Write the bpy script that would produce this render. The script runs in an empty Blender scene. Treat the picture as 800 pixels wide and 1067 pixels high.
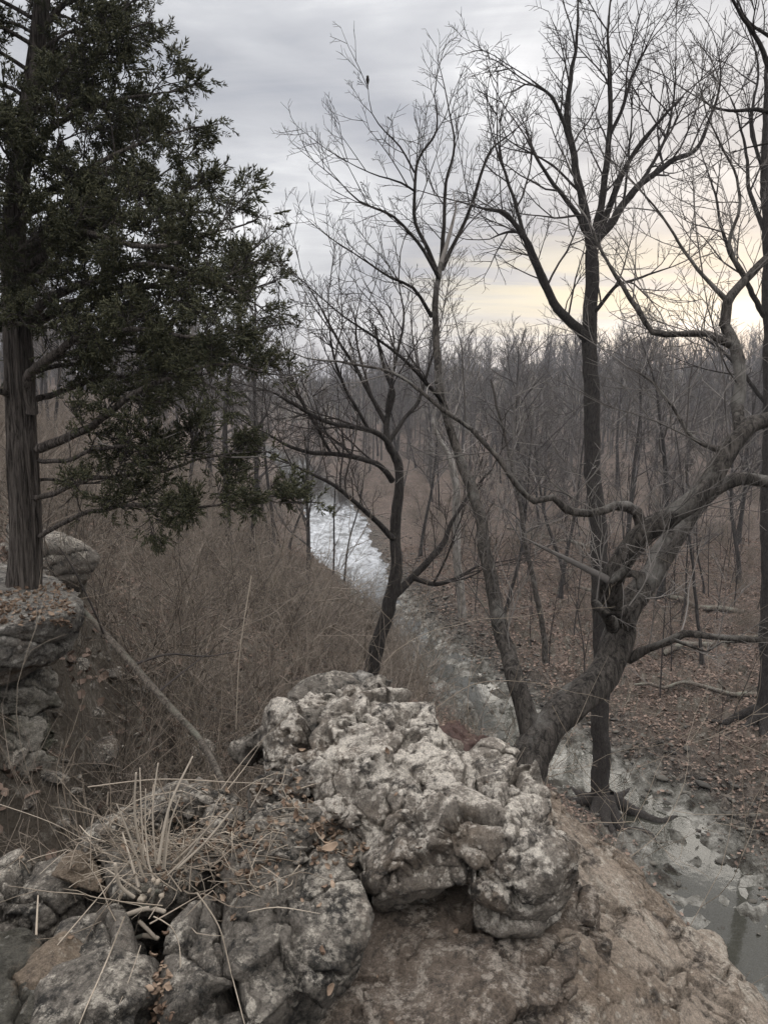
import bpy, bmesh, math, random
import numpy as np
from mathutils import Vector, Matrix

R = math.radians
rng = np.random.default_rng(7)
SC = bpy.context.scene
COL = SC.collection

# ------------------------------------------------------------------ camera
F = 821.0; PITCH = R(9.2)
CAM = np.array([0.0, 0.0, 1.6])
cp, sp = math.cos(PITCH), math.sin(PITCH)
def P(u, v, Y):
    """world point at ground distance Y (metres ahead) seen at photograph position u, v"""
    a = (u - 400) / F; b = (533.5 - v) / F
    t = Y / (cp + b * sp)
    return CAM + t * np.array([a, cp + b * sp, -sp + b * cp])
cd = bpy.data.cameras.new('camera'); cam = bpy.data.objects.new('camera', cd); COL.objects.link(cam)
cam.location = CAM; cam.rotation_euler = (R(90) - PITCH, 0, 0)
cd.sensor_fit = 'VERTICAL'; cd.sensor_height = 24; cd.lens = 24 * F / 1067
cd.clip_start = 0.05; cd.clip_end = 3000
SC.camera = cam

# ------------------------------------------------------------------ noise
def _hash(ix, iy, iz, seed):
    h = (ix.astype(np.uint32) * np.uint32(374761393) + iy.astype(np.uint32) * np.uint32(668265263)
         + iz.astype(np.uint32) * np.uint32(2147483647) + np.uint32((seed * 974634777) & 0xffffffff))
    h = (h ^ (h >> np.uint32(13))) * np.uint32(1274126177)
    h = (h ^ (h >> np.uint32(15))) * np.uint32(2246822519)
    return h ^ (h >> np.uint32(16))
def vnoise(p, seed=0):
    """gradient noise about -1..1, p (N,3)"""
    i = np.floor(p).astype(np.int64); f = p - i
    w = f * f * f * (f * (f * 6 - 15) + 10)
    out = np.zeros(len(p))
    for dx in (0, 1):
        for dy in (0, 1):
            for dz in (0, 1):
                h = _hash(i[:, 0] + dx, i[:, 1] + dy, i[:, 2] + dz, seed)
                gx = (h & np.uint32(1023)) / 511.5 - 1.0
                gy = ((h >> np.uint32(10)) & np.uint32(1023)) / 511.5 - 1.0
                gz = ((h >> np.uint32(20)) & np.uint32(1023)) / 511.5 - 1.0
                d = gx * (f[:, 0] - dx) + gy * (f[:, 1] - dy) + gz * (f[:, 2] - dz)
                out += d * (w[:, 0] if dx else 1 - w[:, 0]) * (w[:, 1] if dy else 1 - w[:, 1]) * (w[:, 2] if dz else 1 - w[:, 2])
    return out * 1.5
def fbm(p, octs=4, seed=0, gain=0.5):
    o = 0; a = 1.0
    for k in range(octs):
        o = o + a * vnoise(p * 2.03 ** k + 17.3 * k, seed + k); a *= gain
    return o
def ridged(p, octs=4, seed=0):
    o = 0; a = 1.0
    for k in range(octs):
        o = o + a * (1 - 2 * np.abs(vnoise(p * 2.1 ** k + 9.1 * k, seed + k))); a *= 0.5
    return o
def worley(p, seed=0):
    i = np.floor(p).astype(np.int64)
    f1 = np.full(len(p), 9.0); f2 = np.full(len(p), 9.0)
    for dx in (-1, 0, 1):
        for dy in (-1, 0, 1):
            for dz in (-1, 0, 1):
                c = i + np.array([dx, dy, dz])
                h = _hash(c[:, 0], c[:, 1], c[:, 2], seed)
                q = np.stack([(h & np.uint32(1023)) / 1023.0, ((h >> np.uint32(10)) & np.uint32(1023)) / 1023.0,
                              ((h >> np.uint32(20)) & np.uint32(1023)) / 1023.0], 1) + c
                d = np.sqrt(((q - p) ** 2).sum(1))
                m = d < f1
                f2 = np.where(m, f1, np.minimum(f2, d)); f1 = np.where(m, d, f1)
    return f1, f2
def facets(p, seed=0, tilt=1.0):
    """broken planar facets: every cell is a tilted plane, with a step to its neighbour"""
    i = np.floor(p).astype(np.int64); f1 = np.full(len(p), 9.0); f2 = f1.copy(); val = np.zeros(len(p))
    for dx in (-1, 0, 1):
        for dy in (-1, 0, 1):
            for dz in (-1, 0, 1):
                c = i + np.array([dx, dy, dz]); h = _hash(c[:, 0], c[:, 1], c[:, 2], seed); h2 = _hash(c[:, 0], c[:, 1], c[:, 2], seed + 91)
                q = np.stack([(h & np.uint32(1023)) / 1023.0, ((h >> np.uint32(10)) & np.uint32(1023)) / 1023.0, ((h >> np.uint32(20)) & np.uint32(1023)) / 1023.0], 1) + c
                g = np.stack([(h2 & np.uint32(1023)) / 511.5 - 1, ((h2 >> np.uint32(10)) & np.uint32(1023)) / 511.5 - 1, ((h2 >> np.uint32(20)) & np.uint32(1023)) / 511.5 - 1], 1)
                r = p - q; d = np.sqrt((r ** 2).sum(1)); m = d < f1
                v = (g * r).sum(1) * tilt + g[:, 0] * 0.5
                f2 = np.where(m, f1, np.minimum(f2, d)); f1 = np.where(m, d, f1); val = np.where(m, v, val)
    return val, f2 - f1
def sstep(a, b, x):
    t = np.clip((x - a) / (b - a), 0, 1); return t * t * (3 - 2 * t)

# ------------------------------------------------------------------ mesh + object helpers
def mk_mesh(name, verts, faces, smooth=True):
    """verts (N,3); faces: (M,3) or (M,4) array, or a list of such arrays"""
    me = bpy.data.meshes.new(name)
    if not isinstance(faces, list): faces = [faces]
    faces = [np.asarray(f, dtype=np.int32) for f in faces if len(f)]
    loops = np.concatenate([f.ravel() for f in faces]); tot = np.concatenate([np.full(len(f), f.shape[1]) for f in faces])
    start = np.concatenate([[0], np.cumsum(tot)[:-1]])
    me.vertices.add(len(verts)); me.vertices.foreach_set('co', np.asarray(verts, dtype=np.float32).ravel())
    me.loops.add(len(loops)); me.loops.foreach_set('vertex_index', loops.astype(np.int32))
    me.polygons.add(len(tot)); me.polygons.foreach_set('loop_start', start.astype(np.int32))
    me.polygons.foreach_set('use_smooth', np.full(len(tot), smooth, dtype=bool))
    me.update(calc_edges=True); me.validate()
    return me
def link(name, me, mat=None, parent=None, loc=None):
    o = bpy.data.objects.new(name, me); COL.objects.link(o)
    if mat is not None and me is not None and len(me.materials) == 0: me.materials.append(mat)
    if parent is not None: o.parent = parent
    if loc is not None: o.location = loc
    return o
def tag(o, label=None, cat=None, group=None, kind=None):
    if label: o['label'] = label
    if cat: o['category'] = cat
    if group: o['group'] = group
    if kind: o['kind'] = kind
    return o
def empty(name, loc, label, cat, group=None):
    o = bpy.data.objects.new(name, None); COL.objects.link(o); o.location = loc
    o.empty_display_size = 0.2
    return tag(o, label, cat, group)

# ------------------------------------------------------------------ materials
class NT:
    def __init__(s, name):
        s.m = bpy.data.materials.new(name); s.m.use_nodes = True
        s.t = s.m.node_tree; s.n = s.t.nodes; s.b = s.n['Principled BSDF']; s.out = s.n['Material Output']
        s.b.inputs['Specular IOR Level'].default_value = 0.25
    def add(s, typ, **kw):
        n = s.n.new(typ)
        for k, v in kw.items():
            if k in n.inputs: n.inputs[k].default_value = v
            else: setattr(n, k, v)
        return n
    def l(s, a, b): s.t.links.new(a, b)
    def coord(s, kind='Object'): return s.add('ShaderNodeTexCoord').outputs[kind]
    def noise(s, co, scale, detail=6, rough=0.6, dist=0.0, out='Fac'):
        n = s.add('ShaderNodeTexNoise'); n.inputs['Scale'].default_value = scale; n.inputs['Detail'].default_value = detail
        n.inputs['Roughness'].default_value = rough; n.inputs['Distortion'].default_value = dist
        s.l(co, n.inputs['Vector']); return n.outputs[out]
    def voro(s, co, scale, feature='F1', out='Distance', rand=1.0):
        n = s.add('ShaderNodeTexVoronoi'); n.feature = feature; n.inputs['Scale'].default_value = scale
        n.inputs['Randomness'].default_value = rand
        s.l(co, n.inputs['Vector']); return n.outputs[out]
    def ramp(s, fac, stops, interp='LINEAR'):
        n = s.add('ShaderNodeValToRGB'); e = n.color_ramp; e.interpolation = interp
        while len(e.elements) > 2: e.elements.remove(e.elements[-1])
        for i, (p, c) in enumerate(stops):
            el = e.elements[i] if i < 2 else e.elements.new(p)
            el.position = p; c = c if hasattr(c, '__len__') else (c, c, c); el.color = (*c[:3], 1)
        s.l(fac, n.inputs[0]); return n.outputs[0]
    def mix(s, fac, a, b, blend='MIX'):
        n = s.add('ShaderNodeMix'); n.data_type = 'RGBA'; n.blend_type = blend; n.clamp_factor = True
        for sock, v in ((n.inputs[0], fac), (n.inputs[6], a), (n.inputs[7], b)):
            if hasattr(v, 'node'): s.l(v, sock)
            elif hasattr(v, '__len__'): sock.default_value = (*v[:3], 1)
            else: sock.default_value = v
        return n.outputs[2]
    def math(s, op, a, b=0.0, c=0.0):
        n = s.add('ShaderNodeMath'); n.operation = op
        for i, v in enumerate((a, b, c)):
            if hasattr(v, 'node'): s.l(v, n.inputs[i])
            else: n.inputs[i].default_value = v
        return n.outputs[0]
    def mapping(s, co, scale=(1, 1, 1), rot=(0, 0, 0)):
        n = s.add('ShaderNodeMapping'); n.inputs['Scale'].default_value = scale; n.inputs['Rotation'].default_value = rot
        s.l(co, n.inputs['Vector']); return n.outputs[0]
    def bump(s, h, strength=1.0, dist=0.01, prev=None):
        n = s.add('ShaderNodeBump'); n.inputs['Strength'].default_value = strength; n.inputs['Distance'].default_value = dist
        s.l(h, n.inputs['Height'])
        if prev is not None: s.l(prev, n.inputs['Normal'])
        return n.outputs[0]
    def done(s, col, rough=0.9, nrm=None):
        if hasattr(col, 'node'): s.l(col, s.b.inputs['Base Color'])
        else: s.b.inputs['Base Color'].default_value = (*col, 1)
        if hasattr(rough, 'node'): s.l(rough, s.b.inputs['Roughness'])
        else: s.b.inputs['Roughness'].default_value = rough
        if nrm is not None: s.l(nrm, s.b.inputs['Normal'])
        return s.m

def rock_mat(name, mid, dark, pale, pale_at=0.56, dark_at=0.45, brown=(0.20, 0.145, 0.10), brown_at=0.6, k=1.0, moss=0.0, upk_=0.045):
    t = NT(name); co = t.coord()
    n1 = t.noise(co, 2.4 * k, 8, 0.62, 0.8)
    n2 = t.noise(co, 7.5 * k, 10, 0.74, 0.6)
    n3 = t.noise(co, 36 * k, 8, 0.78)
    n4 = t.noise(t.mapping(co, (1.3, 0.8, 1.1)), 4.2 * k, 10, 0.74, 1.1)
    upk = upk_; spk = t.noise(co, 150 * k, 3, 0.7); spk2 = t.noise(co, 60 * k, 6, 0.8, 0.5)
    col = t.mix(t.ramp(n1, [(brown_at - 0.07, 0.0), (brown_at + 0.06, 1.0)]), mid, brown)
    df = t.math('ADD', t.math('MULTIPLY', n2, 0.7), t.math('MULTIPLY', n3, 0.3))
    col = t.mix(t.ramp(df, [(dark_at - 0.06, 1.0), (dark_at + 0.025, 0.0)]), col, dark)
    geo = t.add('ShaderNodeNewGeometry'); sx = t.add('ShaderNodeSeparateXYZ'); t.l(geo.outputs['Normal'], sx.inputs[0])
    up = t.math('MULTIPLY_ADD', sx.outputs['Z'], upk, -upk * .45)  # pale lichen favours upward faces; lit-top contrast is also painted into the colour
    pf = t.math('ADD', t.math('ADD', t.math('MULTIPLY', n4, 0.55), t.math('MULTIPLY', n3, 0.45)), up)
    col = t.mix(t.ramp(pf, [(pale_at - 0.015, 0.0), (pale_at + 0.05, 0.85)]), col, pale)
    v = t.voro(co, 24 * k, 'F1')
    vf = t.math('ADD', v, t.math('MULTIPLY', t.math('SUBTRACT', spk2, 0.5), 0.35))
    col = t.mix(t.math('MULTIPLY', t.ramp(vf, [(0.20, 0.8), (0.27, 0.0)]), t.ramp(n1, [(0.44, 0), (0.52, .8)])), col, pale)
    col = t.mix(0.8, col, t.ramp(spk2, [(0.30, 0.35), (0.5, 1.0), (0.72, 1.55)]), 'MULTIPLY')
    col = t.mix(0.6, col, t.ramp(spk, [(0.28, 0.35), (0.5, 1.0), (0.75, 1.6)]), 'MULTIPLY')
    if moss:
        col = t.mix(t.math('MULTIPLY', t.ramp(t.noise(co, 3.3 * k, 8, 0.7), [(0.5, 0), (0.62, 1)]), moss), col, (0.05, 0.055, 0.022))
    nb = t.bump(t.noise(co, 22 * k, 12, 0.78, 0.3), 1.0, 0.035 / k)
    nb = t.bump(t.math('MULTIPLY', t.ramp(t.voro(co, 75 * k), [(0.0, 0.0), (0.4, 1.0)]), t.ramp(n4, [(.4, 0), (.6, 1)])), 0.8, 0.006 / k, nb)
    nb = t.bump(t.noise(co, 130 * k, 6, 0.8), 0.8, 0.006 / k, nb)
    return t.done(col, 0.95, nb)
def bark_mat(name, dark, light, k=1.0, lichen=None, lichen_at=0.6, zs=0.28):
    t = NT(name); co = t.coord()
    st = t.mapping(co, (1, 1, zs))
    n = t.noise(st, 30 * k, 9, 0.75, 0.8); n2 = t.noise(co, 3.0 * k, 6, 0.6)
    col = t.mix(t.ramp(n, [(0.40, 0), (0.62, 1)]), dark, light)
    if lichen is not None:
        geo = t.add('ShaderNodeNewGeometry'); sx = t.add('ShaderNodeSeparateXYZ'); t.l(geo.outputs['Normal'], sx.inputs[0])
        f = t.math('ADD', n2, t.math('MULTIPLY', sx.outputs['Z'], 0.10))
        col = t.mix(t.ramp(f, [(lichen_at - 0.06, 0), (lichen_at + 0.07, 0.85)]), col, lichen)
    nb = t.bump(n, 1.0, 0.045)
    return t.done(col, 0.95, nb)
def plain_mat(name, col, col2, scale=20, rough=0.85, rnd=True):
    t = NT(name); co = t.coord(); oi = t.add('ShaderNodeObjectInfo')
    f = t.noise(co, scale, 5, 0.6)
    if rnd:
        g = t.add('ShaderNodeNewGeometry'); f = t.math('ADD', t.math('MULTIPLY', f, 0.30), t.math('ADD', t.math('MULTIPLY', g.outputs['Random Per Island'], 0.5), t.math('MULTIPLY', oi.outputs['Random'], 0.2)))
    return t.done(t.mix(t.ramp(f, [(0.15, 0), (0.85, 1)]), col, col2), rough, t.bump(t.noise(co, scale * 4, 4), 0.4, 0.002))

M = {}
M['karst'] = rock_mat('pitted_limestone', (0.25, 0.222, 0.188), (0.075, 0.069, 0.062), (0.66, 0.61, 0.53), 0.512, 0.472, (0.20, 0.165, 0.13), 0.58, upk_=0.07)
M['boulder'] = rock_mat('grey_limestone', (0.18, 0.162, 0.138), (0.045, 0.043, 0.039), (0.50, 0.46, 0.39), 0.548, 0.48, (0.17, 0.138, 0.11), 0.60, upk_=0.06)
M['brownrock'] = rock_mat('worn_brown_limestone', (0.185, 0.150, 0.120), (0.066, 0.058, 0.050), (0.40, 0.355, 0.30), 0.545, 0.475, (0.150, 0.120, 0.094), 0.50)
M['slab'] = rock_mat('tan_limestone', (0.33, 0.275, 0.22), (0.085, 0.072, 0.060), (0.44, 0.395, 0.33), 0.545, 0.47, (0.23, 0.182, 0.138), 0.52)
M['cliff'] = rock_mat('layered_limestone', (0.23, 0.215, 0.19), (0.06, 0.056, 0.052), (0.44, 0.42, 0.375), 0.55, 0.48, (0.14, 0.105, 0.075), 0.62, 0.6)
M['mosscliff'] = rock_mat('mossy_cliff', (0.30, 0.28, 0.24), (0.07, 0.066, 0.056), (0.46, 0.43, 0.38), 0.565, 0.48, (0.10, 0.085, 0.058), 0.55, 0.6, 0.6)
M['shard'] = rock_mat('brown_shard', (0.22, 0.175, 0.13), (0.09, 0.07, 0.055), (0.40, 0.35, 0.28), 0.57, 0.44)
M['bark_dark'] = bark_mat('dark_bark', (0.016, 0.014, 0.013), (0.060, 0.053, 0.047))
M['bark_mid'] = bark_mat('grey_bark', (0.018, 0.016, 0.014), (0.13, 0.115, 0.10), 1.0, (0.21, 0.20, 0.18), 0.62)
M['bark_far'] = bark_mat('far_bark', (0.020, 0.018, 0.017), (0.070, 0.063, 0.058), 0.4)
M['bark_pale'] = bark_mat('pale_bark', (0.10, 0.09, 0.08), (0.32, 0.30, 0.27), 0.6, (0.42, 0.40, 0.37), 0.58)
M['bark_cedar'] = bark_mat('cedar_bark', (0.022, 0.018, 0.015), (0.19, 0.165, 0.145), 1.5, zs=0.05)
M['twig_dark'] = plain_mat('dark_twigs', (0.020, 0.017, 0.016), (0.055, 0.047, 0.042))
M['twig_grey'] = plain_mat('grey_twigs', (0.055, 0.050, 0.046), (0.24, 0.22, 0.20))
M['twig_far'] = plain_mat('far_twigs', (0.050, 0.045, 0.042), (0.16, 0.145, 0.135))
M['brush'] = plain_mat('brown_brush', (0.028, 0.023, 0.019), (0.28, 0.235, 0.190))
M['brush_pale'] = plain_mat('pale_brush', (0.13, 0.105, 0.08), (0.33, 0.28, 0.22))
M['straw'] = plain_mat('straw', (0.15, 0.12, 0.090), (0.46, 0.40, 0.32), 30)
M['stalk'] = plain_mat('cut_stalk', (0.15, 0.125, 0.10), (0.42, 0.37, 0.30), 40)
M['log'] = bark_mat('fallen_bark', (0.05, 0.042, 0.034), (0.21, 0.18, 0.15), 1.0, (0.20, 0.20, 0.16), 0.6)
M['cedar'] = plain_mat('cedar_foliage', (0.024, 0.029, 0.016), (0.105, 0.102, 0.055), 6)
M['leaf'] = plain_mat('dead_leaves', (0.070, 0.050, 0.040), (0.30, 0.222, 0.175), 40, 0.85)
M['leaf_near'] = plain_mat('dry_leaves', (0.10, 0.062, 0.042), (0.34, 0.26, 0.19), 60, 0.8)
M['bud'] = plain_mat('broken_wood', (0.20, 0.155, 0.09), (0.46, 0.38, 0.23), 60)
M['gravel'] = plain_mat('creek_gravel', (0.030, 0.028, 0.025), (0.13, 0.12, 0.10), 12)

# ------------------------------------------------------------------ terrain
CREEK = np.array([(7.5, -12), (7.6, 8), (7.8, 16), (7.6, 20), (6, 23.2), (4.2, 27), (2.2, 33), (1, 37), (-.8, 46), (-3, 57), (-4.2, 70), (-8, 90), (-15, 125), (-34, 180), (-80, 260)])
WZ = -10.35
def creek_sd(x, y):
    """signed distance to the creek centre line, positive on the right bank"""
    best = np.full(x.shape, 1e9); sg = np.ones(x.shape)
    for a, b in zip(CREEK[:-1], CREEK[1:]):
        ab = b - a; L = (ab ** 2).sum()
        t = np.clip(((x - a[0]) * ab[0] + (y - a[1]) * ab[1]) / L, 0, 1)
        dx = x - a[0] - t * ab[0]; dy = y - a[1] - t * ab[1]
        d = np.hypot(dx, dy); m = d < best
        cr = ab[1] * (x - a[0]) - ab[0] * (y - a[1])
        sg = np.where(m, np.sign(cr), sg); best = np.where(m, d, best)
    return best * sg
BLUFF = np.array([(1.0, -8), (0.6, 0.6), (0.35, 1.8), (0.3, 2.7), (0.1, 3.5), (-0.5, 3.6), (-1.0, 3.3), (-1.5, 2.9), (-2.3, 2.6), (-3.3, 2.9), (-3.7, 4.6), (-3.6, 6.0), (-3.3, 7.6), (-4.2, 9.5), (-7, 12), (-11, 20), (-15, 32), (-40, 40), (-40, -8)])
def poly_sd(x, y, poly):
    d = np.full(x.shape, 1e9); inside = np.zeros(x.shape, bool)
    for a, b in zip(poly, np.roll(poly, -1, 0)):
        ab = b - a; t = np.clip(((x - a[0]) * ab[0] + (y - a[1]) * ab[1]) / (ab ** 2).sum(), 0, 1)
        d = np.minimum(d, np.hypot(x - a[0] - t * ab[0], y - a[1] - t * ab[1]))
        c = ((a[1] > y) != (b[1] > y)) & (x < (b[0] - a[0]) * (y - a[1]) / (b[1] - a[1] + 1e-12) + a[0])
        inside ^= c
    return np.where(inside, -d, d)
def height(x, y):
    x = np.asarray(x, float); y = np.asarray(y, float)
    s = creek_sd(x, y); z0 = np.zeros_like(x)
    q = np.stack([x, y, z0], -1).reshape(-1, 3)
    nl = (fbm(q * 0.09, 4, 3)).reshape(x.shape); nm = fbm(q * 0.55, 4, 11).reshape(x.shape); ns = fbm(q * 2.6, 4, 21).reshape(x.shape)
    w = 0.72 + 0.3 * nl + 0.55 * nm + sstep(42, 58, y) * 1.7
    a = np.abs(s)
    bed = WZ - 0.16 + 0.28 * sstep(w - 0.8, w + 1.2, a) + 0.04 + 0.24 * nm * sstep(60, 30, y) + 0.24 * ns * sstep(60, 30, y)
    right = bed + sstep(w + 1.0, w + 3.2, a) * 0.45 + 0.35 * sstep(w + 3.6, w + 4.3, a) + 0.018 * np.clip(a - 5, 0, 300)
    right = right + nm * 0.16 * sstep(2, 6, a) + nl * 0.6 * sstep(6, 30, a)
    hill = sstep(80, 240, y) * (4.0 + 9 * nl + 3 * np.sin(x * .03 + 1.0) + 7 * sstep(0, 110, x))
    left = bed + 0.60 * np.clip(a - w - 0.7, 0, None) ** 1.02
    cap = -1.0 + nl * 0.9 + 0.03 * np.clip(a - 18, 0, 100)
    left = np.where(left > cap - 2, cap - 2 + 2 * np.tanh((left - cap + 2) / 2), left)
    left = left + nm * 0.38 * sstep(1.5, 6, a)
    h = np.where(s > 0, right, left)
    h = np.maximum(h, bed) + hill * sstep(4, 40, a) * np.where(s > 0, 1, 0.7)
    # the bluff we stand on
    e = poly_sd(x, y, BLUFF) + nm * 0.35
    rough = sstep(2.6, .8, e) * sstep(-.4, .5, e); edge = sstep(2.1, -0.2, e + rough * (nm * .45 + ns * .16))
    top = -0.46 + 0.10 * nm
    h = h + (np.maximum(top, h) - h) * edge
    h = h + ns * (0.035 + .10 * rough)
    # water-worn limestone steps and stones in the bed
    return h
def axis(c, lo, hi, d0, g):
    r = [0.0]
    while r[-1] < hi - c: r.append(r[-1] + d0 + g * r[-1])
    l = [0.0]
    while l[-1] < c - lo: l.append(l[-1] + d0 + g * l[-1])
    return c + np.array([-v for v in l[:0:-1]] + r)
xs = axis(1.5, -320, 330, 0.075, 0.0165); ys = axis(3.0, -14, 620, 0.075, 0.0125)
X, Y = np.meshgrid(xs, ys); Z = height(X, Y)
nx, ny = len(xs), len(ys)
idx = np.arange(nx * ny).reshape(ny, nx)
q = np.stack([idx[:-1, :-1], idx[:-1, 1:], idx[1:, 1:], idx[1:, :-1]], -1).reshape(-1, 4)
def gz(x, y):
    """height of the ground sheet at one point"""
    i = min(max(int(np.searchsorted(xs, x)) - 1, 0), nx - 2); j = min(max(int(np.searchsorted(ys, y)) - 1, 0), ny - 2)
    fx = (x - xs[i]) / (xs[i + 1] - xs[i]); fy = (y - ys[j]) / (ys[j + 1] - ys[j])
    return float((Z[j, i] * (1 - fx) + Z[j, i + 1] * fx) * (1 - fy) + (Z[j + 1, i] * (1 - fx) + Z[j + 1, i + 1] * fx) * fy)
gme = mk_mesh('ground', np.stack([X, Y, Z], -1).reshape(-1, 3), q)
S = creek_sd(X, Y)
att = gme.attributes.new('creek', 'FLOAT', 'POINT'); att.data.foreach_set('value', np.abs(S).ravel().astype(np.float32))
att = gme.attributes.new('side', 'FLOAT', 'POINT'); att.data.foreach_set('value', (S > 0).ravel().astype(np.float32))
t = NT('leafy_ground'); co = t.coord()
cv = t.add('ShaderNodeTexVoronoi'); cv.inputs['Scale'].default_value = 17; t.l(co, cv.inputs['Vector'])
sepc = t.add('ShaderNodeSeparateColor'); t.l(cv.outputs['Color'], sepc.inputs[0])
leafc = t.ramp(sepc.outputs[0], [(0.0, (0.045, 0.034, 0.028)), (0.45, (0.110, 0.080, 0.064)), (0.8, (0.18, 0.132, 0.108)), (1.0, (0.29, 0.225, 0.185))])
pat = t.noise(co, 0.35, 6, 0.6)
leafc = t.mix(t.ramp(pat, [(0.35, 0.55), (0.6, 0.0)]), leafc, (0.055, 0.045, 0.035))
soil = t.mix(t.noise(co, 7, 8, 0.7), (0.035, 0.028, 0.022), (0.12, 0.092, 0.07))
leafc = t.mix(t.ramp(t.noise(co, 3.1, 8, 0.65), [(0.42, 0.65), (0.58, 0.0)]), leafc, soil)
ac = t.add('ShaderNodeAttribute'); ac.attribute_name = 'creek'; asd = t.add('ShaderNodeAttribute'); asd.attribute_name = 'side'
gv = t.add('ShaderNodeTexVoronoi'); gv.inputs['Scale'].default_value = 9; t.l(co, gv.inputs['Vector'])
sg = t.add('ShaderNodeSeparateColor'); t.l(gv.outputs['Color'], sg.inputs[0])
grav = t.ramp(sg.outputs[1], [(0.0, (0.030, 0.026, 0.021)), (0.6, (0.070, 0.060, 0.050)), (1.0, (0.17, 0.145, 0.12))])
bedc = t.ramp(t.noise(co, 0.9, 10, 0.72, 0.15), [(0.40, (0.045, 0.040, 0.032)), (0.48, (0.12, 0.115, 0.098)), (0.60, (0.34, 0.33, 0.295))])
cd_ = t.math('ADD', ac.outputs['Fac'], t.math('MULTIPLY', t.math('SUBTRACT', t.noise(co, 0.9, 7, 0.65), 0.5), 4.5))
lim = t.math('MULTIPLY_ADD', asd.outputs['Fac'], 1.3, 2.0)
f1 = t.ramp(t.math('MULTIPLY_ADD', t.math('SUBTRACT', cd_, lim), 0.4, 0.5), [(0.2, 0), (0.8, 1)])
f0 = t.ramp(t.math('MULTIPLY_ADD', t.math('SUBTRACT', cd_, 1.9), 0.6, 0.5), [(0.3, 0), (0.7, 1)])
geo = t.add('ShaderNodeNewGeometry'); sn = t.add('ShaderNodeSeparateXYZ'); t.l(geo.outputs['True Normal'], sn.inputs[0])
bank = t.mix(t.noise(co, 2.2, 10, 0.75, 0.5), (0.035, 0.029, 0.022), (0.17, 0.145, 0.115))
bank = t.mix(t.ramp(t.noise(co, 5.5, 10, .8, .4), [(.52, 0), (.6, .8)]), bank, (0.26, 0.24, 0.205))
leafc = t.mix(t.ramp(sn.outputs['Z'], [(0.66, 1.0), (0.86, 0.0)]), leafc, bank)
col = t.mix(f1, t.mix(f0, bedc, grav), leafc)
b1 = t.bump(cv.outputs['Distance'], 1.0, 0.05)
b1 = t.bump(t.noise(co, 14, 8, 0.75), 0.9, 0.05, b1); b1 = t.bump(t.noise(co, 2.2, 10, 0.75, 0.5), 0.8, 0.12, b1)
gmat = t.done(col, 0.95, b1)
ground = link('ground', gme, gmat); tag(ground, 'valley floor and wooded slope covered in brown leaf litter', 'ground', kind='structure')

# creek water: a strip following the line
pts = []
for a, b in zip(CREEK[:-1], CREEK[1:]):
    n = max(2, int(np.hypot(*(b - a)) / 1.0))
    for k in range(n): pts.append(a + (b - a) * k / n)
pts.append(CREEK[-1]); pts = np.array(pts)
tan = np.gradient(pts, axis=0); tan /= np.linalg.norm(tan, axis=1)[:, None]; nor = np.stack([-tan[:, 1], tan[:, 0]], 1)
W = np.linspace(-3.6, 3.6, 13)
wv = np.concatenate([np.concatenate([pts + nor * w, np.full((len(pts), 1), WZ)], 1)[:, None] for w in W], 1)
m = len(pts); k = len(W); idx = np.arange(m * k).reshape(m, k)
wq = np.stack([idx[:-1, :-1], idx[1:, :-1], idx[1:, 1:], idx[:-1, 1:]], -1).reshape(-1, 4)
t = NT('creek_water'); co = t.coord()
t.b.inputs['Specular IOR Level'].default_value = 0.5; t.b.inputs['IOR'].default_value = 1.33
t.b.inputs['Alpha'].default_value = 0.5
sy = t.add('ShaderNodeSeparateXYZ'); t.l(co, sy.inputs[0])
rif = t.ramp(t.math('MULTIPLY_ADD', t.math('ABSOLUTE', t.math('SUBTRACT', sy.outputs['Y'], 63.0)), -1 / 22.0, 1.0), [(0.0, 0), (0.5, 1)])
foam_sheen = t.math('MULTIPLY', rif, t.ramp(t.noise(t.mapping(co, (1, .35, 1)), 1.5, 9, 0.70, 0.5), [(0.34, 0), (0.66, 1)]))  # riffle foam; its white also paints the bright sky reflection into the colour
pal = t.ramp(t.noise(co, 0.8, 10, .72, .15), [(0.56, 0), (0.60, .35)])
t.l(t.math('MAXIMUM', t.math('MAXIMUM', foam_sheen, t.math('MULTIPLY', pal, .8)), 0.80), t.b.inputs['Alpha'])
wm = t.done(t.mix(foam_sheen, t.mix(pal, t.mix(t.noise(co, 0.7, 5), (0.030, 0.030, 0.024), (0.062, 0.061, 0.050)), (0.25, 0.25, 0.225)), (0.66, 0.69, 0.72)), 0.06, t.bump(t.noise(t.mapping(co, (1, 1, 1)), 2.2, 3, 0.5, 0.2), 0.10, 0.03))
water = link('water', mk_mesh('water', wv.reshape(-1, 3), wq), wm); tag(water, 'shallow grey creek reflecting the overcast sky', 'creek', kind='structure')

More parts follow.
